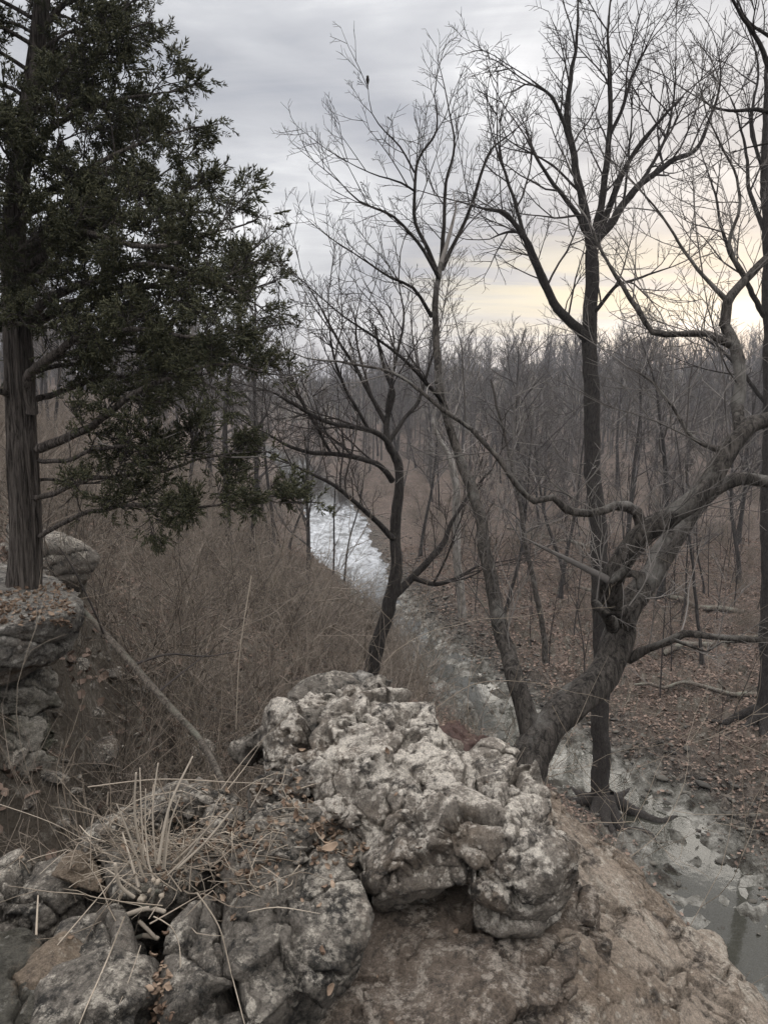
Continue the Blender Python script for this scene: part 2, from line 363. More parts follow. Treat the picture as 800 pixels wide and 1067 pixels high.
# ------------------------------------------------------------------ tubes and trees
def resample(p, r, step):
    p = np.asarray(p, float); r = np.asarray(r, float)
    out = []; ro = []
    n = len(p)
    for i in range(n - 1):
        p0 = p[max(i - 1, 0)]; p1 = p[i]; p2 = p[i + 1]; p3 = p[min(i + 2, n - 1)]
        m = max(1, int(np.linalg.norm(p2 - p1) / step))
        for k in range(m):
            t = k / m
            out.append(0.5 * ((2 * p1) + (-p0 + p2) * t + (2 * p0 - 5 * p1 + 4 * p2 - p3) * t * t + (-p0 + 3 * p1 - 3 * p2 + p3) * t ** 3))
            ro.append(r[i] + (r[i + 1] - r[i]) * t)
    out.append(p[-1]); ro.append(r[-1])
    return np.array(out), np.array(ro)
def tube_arrays(lines, bumpy=0.0, sides=None):
    V = []; Q = []; off = 0
    for p, r in lines:
        p = np.asarray(p); r = np.asarray(r); n = len(p)
        if n < 2: continue
        R0 = r.max()
        s = sides or (22 if R0 > 0.1 else 14 if R0 > .06 else 9 if R0 > 0.035 else 5 if R0 > 0.012 else 3)
        tg = np.gradient(p, axis=0); tg /= (np.linalg.norm(tg, axis=1)[:, None] + 1e-9)
        m = tg.mean(0); ref = np.eye(3)[np.argmin(np.abs(m))]
        a = np.cross(tg, ref); a /= (np.linalg.norm(a, axis=1)[:, None] + 1e-9); b = np.cross(tg, a)
        ang = np.arange(s) * 2 * math.pi / s
        rr = np.repeat(r[:, None], s, 1)
        if bumpy and R0 > 0.03:
            q = (p[:, None] + (a[:, None] * np.cos(ang)[None, :, None] + b[:, None] * np.sin(ang)[None, :, None]) * R0).reshape(-1, 3)
            fq = min(5.0, 0.6 / R0); rr = rr * (1 + bumpy * (vnoise(q * np.array([fq * 2, fq * 2, fq]), 5) + 0.7 * vnoise(q * np.array([fq * 5, fq * 5, fq * 2.2]), 6) + 0.5 * vnoise(q * np.array([fq * 14, fq * 14, fq * 6]), 7))).reshape(n, s)
        ring = p[:, None] + (a[:, None] * np.cos(ang)[None, :, None] + b[:, None] * np.sin(ang)[None, :, None]) * rr[..., None]
        V.append(ring.reshape(-1, 3))
        idx = off + np.arange(n * s).reshape(n, s); j = np.roll(idx, -1, 1)
        Q.append(np.stack([idx[:-1], j[:-1], j[1:], idx[1:]], -1).reshape(-1, 4))
        # close the tip
        off += n * s
    return np.concatenate(V), np.concatenate(Q)
def tube_mesh(name, lines, base=(0, 0, 0), bumpy=0.0, sides=None):
    v, q = tube_arrays(lines, bumpy, sides)
    return mk_mesh(name, v - np.asarray(base), q)
def rot_dir(d, ang, az):
    d = d / np.linalg.norm(d); ref = np.array([0, 0, 1.0]) if abs(d[2]) < 0.9 else np.array([1.0, 0, 0])
    a = np.cross(d, ref); a /= np.linalg.norm(a); b = np.cross(d, a)
    return d * math.cos(ang) + (a * math.cos(az) + b * math.sin(az)) * math.sin(ang)
UP = np.array([0, 0, 1.0])
def grow(out, p, d, r, L, lvl, mx, pr, g):
    """append (points, radii, level); pr: dict wig, trop, n, ratio, ang, tip, seg"""
    n = max(3, int(L / pr['seg'][min(lvl, len(pr['seg']) - 1)]))
    step = L / n; pts = [p]; dd = d / np.linalg.norm(d); ds = [dd]
    for k in range(n):
        dd = dd + g.normal(0, 1, 3) * pr['wig'] + UP * pr['trop']
        dd /= np.linalg.norm(dd); pts.append(pts[-1] + dd * step); ds.append(dd)
    tt = np.linspace(0, 1, n + 1); rad = r * (1 - tt) ** 0.75 + pr['tip']
    pts = np.array(pts); out.append((pts, rad, lvl))
    if lvl >= mx: return
    nc = pr['n'][min(lvl, len(pr['n']) - 1)]; nc = max(1, int(round(nc * g.uniform(0.75, 1.25))))
    for c in range(nc):
        t = pr.get('t0', 0.22) + (1 - pr.get('t0', 0.22)) * (c + g.uniform(0, 1)) / nc
        t = min(t, 0.985); i = int(t * n)
        pos = pts[i] + (pts[min(i + 1, n)] - pts[i]) * (t * n - i)
        cdn = rot_dir(ds[i], R(g.uniform(*pr['ang'])), g.uniform(0, 2 * math.pi))
        cl = L * pr['ratio'] * (1.15 - 0.6 * t) * g.uniform(0.6, 1.25)
        grow(out, pos, cdn, max(min(rad[i] * 0.62, pr.get('slim', .0105) * cl), pr['tip'] * .4), cl, lvl + 1, mx, pr, g)
def spawn(out, pts, rad, g, per_m, t0, lenf, pr, mx, lvl=1, ang=(30, 65), bias=None):
    """side branches along a limb given by hand"""
    seg = np.linalg.norm(np.diff(pts, axis=0), axis=1); cum = np.concatenate([[0], np.cumsum(seg)]); L = cum[-1]
    n = max(1, int(L * per_m))
    for c in range(n):
        t = t0 + (1 - t0) * (c + g.uniform(0, 1)) / n; s = t * L
        i = min(int(np.searchsorted(cum, s)) - 1, len(seg) - 1); i = max(i, 0)
        pos = pts[i] + (pts[i + 1] - pts[i]) * ((s - cum[i]) / max(seg[i], 1e-6))
        dd = rot_dir(pts[i + 1] - pts[i], R(g.uniform(*ang)), g.uniform(0, 2 * math.pi))
        if bias is not None: dd = dd + np.asarray(bias)
        ll = lenf * (1.1 - 0.55 * t) * g.uniform(0.35, 1.45)
        grow(out, pos, dd, min(rad[i] * 0.55, pr.get('slim', .0105) * ll), ll, lvl, mx, pr, g)
PR = dict(wig=0.13, trop=0.035, n=[7, 7, 5], ratio=0.5, ang=(25, 60), tip=0.0028, seg=[.25, .18, .12, .09])

def hand_tree(name, label, cat, base, trunk, limbs, mat, twigmat, seed, pr=PR, mx=3, per_m=2.2, lenf=1.6, trunk_spawn=None, bumpy=0.10, group=None, wob=0.02, trop_bias=(0, 0, 0.25), thick=1.0):
    """trunk / limbs: lists of (u,v,Y,radius) traced at true distance"""
    g = np.random.default_rng(seed)
    root = empty(name, base, label, cat, group)
    def line(l, step):
        p = np.array([P(*a[:3]) if len(a) == 4 else a[0] for a in l]); r = np.array([a[-1] for a in l])
        p, r = resample(p, r, step)
        wf = 2.3 if wob < .03 else .8
        w = np.stack([fbm(p * wf + 31, 3, seed), fbm(p * wf + 77, 3, seed + 9), fbm(p * wf + 5, 3, seed + 4)], 1)
        return p + w * (wob + r[:, None] * 0.10), r * thick
    tp, tr = line(trunk, 0.09)
    link('trunk', tube_mesh('trunk', [(tp, tr)], base, bumpy), mat, root)
    if trunk_spawn:
        out = []; spawn(out, tp, tr, g, trunk_spawn, 0.3, lenf, pr, mx, bias=trop_bias)
        link('twig_sprays', tube_mesh('twig_sprays', [(a, b) for a, b, c in out], base), twigmat, root)
    for l in limbs:
        lp, lr = line(l, 0.08)
        out = []; spawn(out, lp, lr, g, per_m, 0.12, lenf, pr, mx, bias=trop_bias)
        # leader continues past the end of the limb
        dd = lp[-1] - lp[-4 if len(lp) > 4 else 0]
        grow(out, lp[-1], dd, lr[-1], lenf * 0.9, 1, mx, pr, g)
        lo = link('limb', tube_mesh('limb', [(lp, lr)], base, bumpy), mat, root)
        link('twig_sprays', tube_mesh('twig_sprays', [(a, b) for a, b, c in out], base), twigmat, lo)
    return root






# ------------------------------------------------------------------ rocks
def hull_into(bm, pts, jitter=0):
    vs = [bm.verts.new(Vector(p)) for p in pts]
    r = bmesh.ops.convex_hull(bm, input=vs)
    dead = [e for e in r['geom_interior'] + r['geom_unused'] if isinstance(e, bmesh.types.BMVert)]
    bmesh.ops.delete(bm, geom=list(set(dead)), context='VERTS')
def rock_verts(hulls, vox, smooth):
    bm = bmesh.new()
    for h in hulls:
        b2 = bmesh.new(); hull_into(b2, h); tmp = bpy.data.meshes.new('t'); b2.to_mesh(tmp); b2.free(); bm.from_mesh(tmp); bpy.data.meshes.remove(tmp)
    bmesh.ops.recalc_face_normals(bm, faces=bm.faces)
    me = bpy.data.meshes.new('tmp'); bm.to_mesh(me); bm.free()
    o = bpy.data.objects.new('tmp', me); COL.objects.link(o)
    m = o.modifiers.new('r', 'REMESH'); m.mode = 'VOXEL'; m.voxel_size = vox
    dg = bpy.context.evaluated_depsgraph_get(); e = o.evaluated_get(dg); em = e.to_mesh()
    n = len(em.vertices); v = np.empty(n * 3, np.float32); em.vertices.foreach_get('co', v); v = v.reshape(-1, 3).astype(float)
    ed = np.empty(len(em.edges) * 2, np.int32); em.edges.foreach_get('vertices', ed); ed = ed.reshape(-1, 2)
    qn = len(em.polygons); q = np.empty(qn * 4, np.int32); em.polygons.foreach_get('vertices', q); q = q.reshape(-1, 4)
    e.to_mesh_clear(); bpy.data.objects.remove(o); bpy.data.meshes.remove(me)
    deg = np.bincount(ed.ravel(), minlength=n)[:, None].clip(1)
    def lap(v):
        s = np.stack([np.bincount(ed[:, 0], v[ed[:, 1], c], n) + np.bincount(ed[:, 1], v[ed[:, 0], c], n) for c in range(3)], 1)
        return s / deg
    for k in range(smooth): v = v * 0.4 + lap(v) * 0.6
    return v, q, lap
def normals(v, q):
    fn = np.cross(v[q[:, 2]] - v[q[:, 0]], v[q[:, 3]] - v[q[:, 1]])
    n = np.zeros_like(v)
    for c in range(4):
        for k in range(3): n[:, k] += np.bincount(q[:, c], fn[:, k], len(v))
    return n / (np.linalg.norm(n, axis=1)[:, None] + 1e-12)
def rock(name, label, hulls, mat, vox=0.012, smooth=8, style='karst', amp=1.0, cat='rock', group=None, seed=0, kind=None):
    v, q, lap = rock_verts(hulls, vox, smooth)
    s = seed * 3.7
    n = normals(v, q)
    def warp(v, f, a_): return np.stack([fbm(v * f + s + k * 11, 3, seed + k) for k in range(3)], 1) * a_
    if style in ('karst', 'boulder', 'soft'):
        a = {'karst': 1.0, 'boulder': 0.8, 'soft': 0.5}[style] * amp
        p = v + warp(v, 3, .045)
        fv, fe = facets(p * np.array([3.0, 3.0, 4.2]) + s, seed + 2)
        pr_ = np.stack([p[:, 0] * .94 + p[:, 2] * .34, p[:, 1], p[:, 2] * .94 - p[:, 0] * .34 + p[:, 1] * .25], 1)   # tilted bedding
        fs = 3.6 if style == 'karst' else 2.8
        fv, fe = facets(pr_ * np.array([fs, fs, fs * 1.5]) + s, seed + 2, 1.3)
        d = 0.030 * fbm(p * 2.0 + s, 2, seed) + 0.010 * ridged(pr_ * np.array([1.6, 2.0, 6.5]) + s, 3, seed + 41) + 0.085 * np.clip(fv, -1.1, 1.1)
        d -= 0.050 * np.exp(-(fe / 0.035) ** 2) * sstep(-0.4, 0.2, fbm(v * 1.7 + s + 3, 2, seed + 8))
        v = v + n * (d * a)[:, None]; n = normals(v, q)
        p = v + warp(v, 8, .025); pr_ = np.stack([p[:, 0] * .94 + p[:, 2] * .34, p[:, 1], p[:, 2] * .94 - p[:, 0] * .34 + p[:, 1] * .25], 1)
        fv, fe = facets(pr_ * np.array([6.5, 6.5, 9]) + s, seed + 31)
        d = 0.0045 * ridged(pr_ * np.array([5, 6, 16]) + s, 4, seed + 3) + 0.0045 * fbm(p * 14 + s, 4, seed + 4) + 0.014 * np.clip(fv, -1, 1) - 0.014 * np.exp(-(fe / 0.03) ** 2)
        if style == 'karst':
            f1, f2 = worley(pr_ * np.array([4.5, 4.5, 7.0]) + s, seed + 5)
            d -= 0.110 * sstep(0.30, 0.18, f1) * sstep(0.0, 0.12, fbm(v * 2.2 + s, 2, seed + 6))
            f1, f2 = worley(p * 14 + s, seed + 7)
            d -= 0.024 * sstep(0.28, 0.14, f1) * sstep(0.1, 0.3, fbm(v * 4 + s + 9, 2, seed + 9))
            d -= 0.060 * sstep(0.06, 0.0, np.abs(fbm(p * np.array([1.6, 3.5, 3.5]) + s + 40, 3, seed + 17))) * sstep(-.1, .3, fbm(v * 2.1 + s + 5, 2, seed + 18))
        else:
            f1, f2 = worley(p * 13 + s, seed + 7)
            d -= 0.014 * sstep(0.30, 0.12, f1) * sstep(0, 0.4, fbm(v * 4 + s + 9, 2, seed + 9))
            d -= (0.10 if style == 'soft' else 0.06) * sstep(0.035, 0.0, np.abs(fbm(p * np.array([1.3, 2.0, 2.0]) + s + 40, 3, seed + 17)))
        v = v + n * (d * a)[:, None]; n = normals(v, q)
        v = v + n * (0.0022 * ridged(v * 30 + s, 3, seed + 12) * a)[:, None]
    else:   # layered
        p = v + warp(v, 1.2, .08)
        z = p[:, 2] + 0.09 * p[:, 0] + 0.05 * p[:, 1]
        nb_ = 4.6; k = z * nb_ - np.floor(z * nb_)
        cell = np.stack([np.floor(p[:, 0] * 1.3 + np.floor(z * nb_) * .37), np.floor(p[:, 1] * 1.3), np.floor(z * nb_)], 1)
        hsh = (_hash(cell[:, 0].astype(np.int64), cell[:, 1].astype(np.int64), cell[:, 2].astype(np.int64), seed) & np.uint32(1023)) / 1023.0
        side = np.clip(1 - np.abs(n[:, 2]) * 1.3, 0, 1)
        fv, fe = facets(p * np.array([1.6, 1.6, 3.4]) + s, seed + 2)
        d = side * (0.10 * hsh - 0.06 * np.exp(-(np.minimum(k, 1 - k) / 0.05) ** 2))
        d += (0.2 + .8 * side) * 0.05 * np.clip(fv, -1.2, 1.2) + 0.02 * fbm(p * 1.6 + s, 3, seed + 2)
        v = v + n * (d * amp)[:, None]; v = v * .75 + lap(v) * .25; n = normals(v, q)
        d = 0.012 * ridged(v * np.array([4, 4, 9]) + s, 4, seed + 3) + 0.010 * fbm(v * np.array([10, 10, 22]) + s, 4, seed + 4)
        v = v + n * (d * amp)[:, None]
    base = np.array([v[:, 0].mean(), v[:, 1].mean(), v[:, 2].min()])
    o = link(name, mk_mesh(name, v - base, q), mat, loc=base)
    return tag(o, label, cat, group, kind)
def H(*a): return [P(*x) if x[0] != 'w' else np.array(x[1:], float) for x in a]
W_ = lambda x, y, z: ('w', x, y, z)

# A: pale pitted boulder (three fused lobes)
A1 = H((300, 742, 3.35), (345, 722, 3.5), (392, 716, 3.55), (432, 738, 3.4), (500, 782, 3.15), (540, 806, 3.0), (420, 815, 2.8), (300, 810, 3.0), (285, 790, 3.15),
       W_(-.45, 3.5, -.5), W_(.75, 3.1, -.5), W_(.5, 2.7, -.4), W_(-.3, 2.75, -.4), W_(.1, 3.8, -.4))
A2 = H((305, 800, 2.95), (330, 795, 2.95), (400, 805, 2.85), (450, 830, 2.62), (515, 855, 2.44), (510, 926, 2.32), (425, 932, 2.33), (385, 915, 2.42), (345, 868, 2.62), (365, 895, 2.52),
       W_(-.2, 2.75, -.3), W_(.15, 2.5, -.12), W_(.2, 2.9, -.4), W_(-.05, 2.55, -.15))
A3 = H((430, 790, 3.0), (500, 792, 3.05), (548, 808, 2.95), (574, 850, 2.65), (582, 885, 2.45), (556, 912, 2.33), (520, 934, 2.27), (462, 925, 2.33), (462, 862, 2.45), (530, 870, 2.34),
       W_(.2, 2.6, -.14), W_(.42, 2.45, -.14), W_(.6, 2.8, -.5), W_(.5, 2.6, -.2))
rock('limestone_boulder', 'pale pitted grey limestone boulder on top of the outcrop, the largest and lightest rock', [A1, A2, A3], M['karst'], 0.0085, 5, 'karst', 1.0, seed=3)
# B: brown block under it
B = H((370, 930, 2.85), (545, 905, 2.95), (602, 905, 2.72), (622, 935, 2.56), (606, 985, 2.34), (590, 1000, 2.26), (584, 1090, 2.02), (450, 1090, 1.92), (330, 1090, 1.98), (352, 1000, 2.32),
      W_(.42, 2.0, -1.2), W_(.62, 2.4, -1.4), W_(-.4, 1.8, -1.0), W_(-.2, 2.9, -1), W_(.5, 2.9, -1), W_(-.3, 2.4, -.2))
rock('limestone_block', 'worn brown limestone block under the pale pitted boulder, dark and flaked at its right side', [B], M['brownrock'], 0.010, 5, 'boulder', 0.8, seed=8)
# C: tan slab falling away to the right
C1 = H((548, 806, 3.35), (600, 845, 3.3), (640, 885, 3.22), (700, 935, 3.05), (762, 995, 2.8), (812, 1050, 2.6), (840, 1120, 2.3), (560, 1120, 1.95), (600, 1000, 2.3), (560, 860, 3.0),
      W_(.6, 3.2, -2.2), W_(1.3, 2.6, -2.4), W_(1.5, 1.9, -2.2), W_(.3, 1.8, -1.6), W_(.2, 3.4, -2), W_(1.2, 1.6, -1.0))
C1 = [p_ - np.array([0, 0, .03]) for p_ in C1]
rock('limestone_slab', 'smooth tan limestone slab sloping down to the right above the creek', [C1], M['slab'], 0.011, 8, 'soft', .85, seed=12)
# rim of flaky reddish rock behind the pale boulder
C2 = H((400, 722, 3.95), (440, 742, 3.9), (500, 780, 3.7), (545, 806, 3.6), (560, 830, 3.4), (480, 800, 3.3), (400, 740, 3.5), W_(.1, 3.9, -1.2), W_(.8, 3.7, -1.3), W_(.7, 3.1, -1), W_(0, 3.4, -1))
rock('crumbly_rock', 'reddish crumbly rock rim behind the pale pitted boulder, above the creek', [C2], rock_mat('reddish_rock', (0.105, 0.068, 0.058), (0.05, 0.036, 0.032), (0.25, 0.20, 0.17), 0.62), 0.016, 5, 'boulder', 1.0, seed=15)
# D: rounded grey boulder, centre left
D = H((240, 905, 2.30), (262, 872, 2.42), (300, 846, 2.52), (338, 868, 2.42), (372, 918, 2.26), (386, 945, 2.18), (382, 975, 2.12), (348, 1010, 2.03), (334, 1035, 1.98), (258, 1080, 1.82), (236, 990, 2.10), (252, 1075, 1.88),
      W_(-.42, 1.98, -.5), W_(-.18, 2.08, -.5), W_(-.2, 2.4, -.5), W_(-.5, 2.6, -.4), W_(-.14, 2.1, -.22))
rock('grey_boulder', 'rounded lichen speckled grey boulder beside the cut stems, left of the pale pitted boulder', [D], M['boulder'], 0.0075, 4, 'boulder', .62, seed=21)
D2 = H((180, 965, 2.16), (215, 925, 2.25), (222, 950, 2.2), (230, 1000, 2.05), (232, 1075, 1.86), (188, 1080, 1.86), (180, 1000, 2.05), W_(-.55, 1.9, -.4), W_(-.35, 2.0, -.4), W_(-.5, 2.4, -.3))
rock('grey_boulder', 'narrow dark grey rock wedged between the cut stems and the rounded grey boulder', [D2], M['boulder'], 0.0085, 4, 'boulder', .6, seed=25)
# E: left foreground rocks
E1 = H((60, 960, 2.2), (128, 940, 2.25), (143, 985, 2.1), (148, 1080, 1.82), (95, 1085, 1.75), (40, 1080, 1.78), (50, 1010, 2.0), W_(-.95, 2.0, -.5), W_(-.55, 2.0, -.5), W_(-.8, 2.4, -.4))
rock('grey_boulder', 'flat grey rock with round lichen spots in the bottom left, below the cut stems', [E1], M['boulder'], 0.0085, 4, 'boulder', .6, seed=31)
E2 = H((-60, 1000, 2.1), (20, 985, 2.12), (60, 1010, 2.0), (55, 1085, 1.76), (-80, 1090, 1.72), W_(-1.2, 1.8, -.5), W_(-.8, 1.8, -.5), W_(-1.1, 2.3, -.4))
rock('grey_boulder', 'dark mossy rock in the bottom left corner of the outcrop', [E2], rock_mat('mossy_boulder', (0.085, 0.08, 0.066), (0.03, 0.03, 0.026), (0.27, 0.26, 0.23), 0.59, moss=0.6), 0.011, 5, 'boulder', 0.8, seed=36)
E3 = H((12, 1018, 1.98), (52, 978, 2.1), (68, 968, 2.1), (66, 990, 2.04), (50, 1020, 1.95), (30, 1030, 1.93), W_(-.9, 2.0, -.12), W_(-.8, 2.1, -.15))
rock('rock_shard', 'angular light brown shard of stone lying on the dark rocks at the bottom left', [E3], M['shard'], 0.006, 3, 'soft', 0.5, seed=39)
E4 = H((-60, 925, 2.5), (20, 905, 2.55), (85, 882, 2.62), (92, 890, 2.55), (60, 925, 2.42), (0, 965, 2.3), (-60, 975, 2.25), W_(-1.3, 2.5, -.4), W_(-.9, 2.7, -.4), W_(-.8, 2.4, -.4), W_(-1.2, 2.2, -.4))
rock('slanting_rock', 'long slanting dark rock ridge at the left edge, beside the cut stems', [E4], M['boulder'], 0.010, 5, 'boulder', 0.9, seed=43)
E5 = H((52, 912, 2.44), (66, 890, 2.5), (90, 878, 2.52), (84, 890, 2.46), (64, 915, 2.4), W_(-.98, 2.5, -.1), W_(-.92, 2.4, -.1))
rock('rock_shard', 'pale leaf shaped flake of stone leaning left of the cut stems', [E5], M['shard'], 0.005, 2, 'soft', 0.3, seed=45)
E6 = H((100, 880, 2.62), (150, 830, 2.95), (215, 830, 2.95), (260, 850, 2.75), (200, 900, 2.5), (120, 930, 2.35), (180, 940, 2.3), W_(-.9, 2.6, -.5), W_(-.4, 2.7, -.5), W_(-.6, 3.1, -.5))
rock('low_rock', 'low leaf covered rock behind the cut stems', [E6], M['boulder'], 0.012, 6, 'boulder', 0.9, seed=47)
for i, (u, v, y, s, lab) in enumerate([(275, 905, 2.34, .10, 'small fractured grey stone left of the crack in the rounded boulder'), (290, 845, 2.72, .09, 'small round stone at the top left of the rounded grey boulder'),
                                       (105, 800, 3.4, .13, 'small dark stone on the slope behind the cut stems'), (320, 770, 3.35, .16, 'knobbly grey stone at the left shoulder of the pale pitted boulder'),
                                       (372, 722, 3.75, .14, 'bluish grey stone on the very top behind the pale pitted boulder'), (335, 738, 3.6, .13, 'dark grey stone on the back left edge of the pale pitted boulder')]):
    if i == 2: continue
    c = P(u, v, y); g = np.random.default_rng(i + 50)
    h = [c + g.normal(0, 1, 3) * s * np.array([.8, .7, .5]) for _ in range(14)]
    rock('small_stone', lab, [h], M['boulder'] if i != 4 else M['cliff'], 0.010, 4, 'karst' if i > 2 else 'boulder', 0.5, cat='stone', seed=60 + i)

# F: the layered ledge under the cedar, its lower face, and the rock behind the cedar
FF = H((-90, 668, 5.3), (0, 655, 5.5), (62, 640, 5.8), (76, 632, 6.1), (72, 618, 6.9), (76, 665, 6.15), (60, 690, 6.0), (0, 715, 5.6), (-90, 735, 5.3),
       W_(-4.6, 8.2, -.15), W_(-3.5, 7.8, -.25), W_(-4.6, 8, -.8), W_(-3.6, 7.8, -.8), W_(-4.6, 5.3, -.2), W_(-4.6, 5.3, -.8))
rock('rock_ledge', 'flat topped layered limestone ledge with the cedar growing on it', [FF], M['cliff'], 0.017, 2, 'layered', 1.0, seed=71)
FG = H((-90, 720, 5.6), (30, 710, 5.9), (56, 705, 6.1), (52, 760, 6.0), (40, 850, 5.8), (24, 930, 5.5), (-90, 930, 5.2), W_(-4.6, 5, -2.6), W_(-4.6, 8, -.7), W_(-3.7, 7.6, -.7), W_(-3.45, 6.4, -3.4), W_(-3.9, 7.8, -3), W_(-4.6, 8, -3), W_(-4.6, 5.3, -.8))
rock('cliff_face', 'pale weathered cliff face below the layered ledge at the left edge', [FG], M['mosscliff'], 0.020, 3, 'boulder', 1.2, cat='cliff', seed=74)
FH = H((40, 566, 8.6), (70, 560, 8.9), (90, 570, 9.0), (95, 582, 9.0), (88, 604, 8.9), (72, 616, 8.8), (40, 620, 8.5), W_(-4.8, 10, -.15), W_(-4.2, 10, -.3), W_(-4.8, 10, -1.4), W_(-4.1, 10, -1.4), W_(-4.2, 8.4, -1.2))
rock('rock_outcrop', 'dark layered rock outcrop behind the cedar trunk', [FH], M['boulder'], 0.024, 2, 'layered', .9, seed=78)

# ------------------------------------------------------------------ the trees close by
PRH = dict(wig=0.14, trop=0.05, n=[6, 6, 5], ratio=0.52, ang=(25, 58), tip=0.0026, seg=[.22, .16, .11, .08])

def roots(root, c, r, g, n=6, mat=None):
    L_ = []
    for k in range(n):
        az = 6.28 * (k + g.uniform(-.3, .3)) / n; d = np.array([math.cos(az), math.sin(az), 0]); l = r * g.uniform(3, 6)
        p = [c + d * r * .35 + UP * r * 1.6]
        for t in (.3, .6, 1.0):
            q = c + d * (r * .7 + l * t) + np.array([-d[1], d[0], 0]) * g.normal(0, .12) * l; q[2] = max(gz(q[0], q[1]), WZ) + r * (.35 - .65 * t); p.append(q)
        a_, b_ = resample(p, [r * .55, r * .45, r * .28, r * .10], .12); L_.append((a_, b_))
    link('root_flare', tube_mesh('root_flare', L_, np.array(root.location), .12), mat, root)
# twisted two stemmed tree rooted on the cliff edge
tw = hand_tree('twisted_tree', 'gnarled leaning tree with twisting limbs rooted on the cliff edge right behind the outcrop', 'tree', P(545, 800, 5.0),
    [(520, 930, 4.9, .24), (535, 840, 5.0, .21), (552, 785, 5.1, .17), (575, 755, 5.2, .15), (612, 722, 5.4, .15), (636, 690, 5.6, .155), (648, 655, 5.7, .15), (664, 622, 5.8, .125), (690, 580, 5.9, .115), (712, 548, 6.0, .10), (735, 515, 6.1, .085), (765, 500, 6.1, .07), (800, 502, 6.2, .06), (860, 520, 6.3, .04)],
    [
     [(655, 650, 5.65, .09), (634, 618, 5.5, .11), (645, 585, 5.4, .105), (672, 552, 5.35, .10), (705, 535, 5.35, .095), (735, 508, 5.4, .09), (755, 475, 5.45, .085), (772, 452, 5.5, .08), (800, 438, 5.6, .07), (860, 415, 5.8, .05)],     # thick upper limb
     [(560, 775, 5.15, .12), (545, 728, 5.3, .088), (530, 680, 5.5, .080), (518, 635, 5.7, .072), (508, 590, 5.9, .066), (500, 545, 6.1, .060), (488, 500, 6.3, .055), (476, 470, 6.5, .048), (462, 425, 6.6, .044), (455, 380, 6.8, .040), (453, 330, 7.0, .036), (455, 300, 7.0, .034), (459, 275, 7.1, .030)],     # second stem
     [(668, 558, 5.4, .06), (660, 535, 5.4, .05), (640, 527, 5.3, .040), (615, 535, 5.2, .038), (590, 533, 5.15, .035), (575, 520, 5.1, .030), (555, 523, 5.1, .028), (535, 502, 5.1, .026), (515, 472, 5.1, .022), (490, 447, 5.15, .020), (460, 428, 5.2, .018), (425, 398, 5.3, .015), (395, 385, 5.4, .012), (350, 378, 5.6, .010), (320, 372, 5.8, .007)],   # long wandering limb
     [(638, 652, 5.5, .07), (632, 640, 5.35, .05), (620, 628, 5.2, .040), (632, 640, 5.1, .038), (652, 636, 5.15, .036), (668, 618, 5.25, .045), (666, 600, 5.3, .050), (650, 595, 5.3, .055), (636, 606, 5.35, .04)],    # looped dead stub
     [(652, 688, 5.6, .06), (672, 678, 5.5, .040), (695, 668, 5.4, .036), (712, 660, 5.4, .034), (740, 662, 5.35, .031), (775, 665, 5.3, .028), (830, 668, 5.3, .024)],      # low limb to the right
     [(770, 455, 5.5, .055), (768, 420, 5.7, .062), (770, 390, 5.8, .060), (764, 360, 5.9, .056), (754, 338, 6.0, .052), (757, 315, 6.0, .046), (775, 292, 6.1, .042), (805, 262, 6.2, .036), (850, 230, 6.3, .02)],   # upright limb at the right edge
     [(764, 360, 5.9, .045), (735, 347, 5.9, .036), (705, 346, 5.9, .032), (680, 345, 6.0, .028), (664, 322, 6.1, .025), (648, 297, 6.2, .021), (628, 265, 6.4, .017), (618, 240, 6.5, .010)],
     [(698, 665, 5.4, .022), (715, 672, 5.3, .016), (735, 678, 5.3, .013), (752, 668, 5.3, .010), (775, 668, 5.3, .006)],
     [(758, 470, 5.45, .04), (735, 462, 5.5, .022), (715, 448, 5.6, .018), (700, 425, 5.7, .014), (680, 400, 5.8, .010), (655, 385, 5.9, .006)],
     [(756, 312, 6.0, .03), (735, 290, 6.1, .020), (712, 262, 6.3, .016), (690, 225, 6.4, .012), (660, 190, 6.5, .007)],
     [(775, 292, 6.1, .03), (760, 255, 6.2, .020), (772, 215, 6.3, .016), (760, 170, 6.5, .012), (735, 120, 6.6, .007)],
    ], M['bark_mid'], M['twig_grey'], 5, dict(PRH, tip=.0013, n=[6, 5, 4], ratio=.55, wig=.13, slim=.0062), 3, 7.0, 0.8, bumpy=0.20, wob=0.018, thick=0.76)

# slender leader tops of the second stem (vase shaped crown)
def limb_group(root, base, limbs, mat, twigmat, seed, pr, mx, per_m, lenf, bumpy=.1, wob=.02, bias=(0, 0, .25)):
    g = np.random.default_rng(seed)
    for l in limbs:
        p = np.array([P(*a[:3]) for a in l]); r = np.array([a[-1] for a in l]); p, r = resample(p, r, 0.08)
        w = np.stack([fbm(p * 2.3 + 31, 3, seed), fbm(p * 2.3 + 77, 3, seed + 9), fbm(p * 2.3 + 5, 3, seed + 4)], 1); p = p + w * wob
        out = []; spawn(out, p, r, g, per_m, 0.12, lenf, pr, mx, bias=bias); grow(out, p[-1], p[-1] - p[-4], r[-1], lenf * .9, 1, mx, pr, g)
        lo = link('limb', tube_mesh('limb', [(p, r)], base, bumpy), mat, root)
        link('twig_sprays', tube_mesh('twig_sprays', [(a, b) for a, b, c in out], base), twigmat, lo)
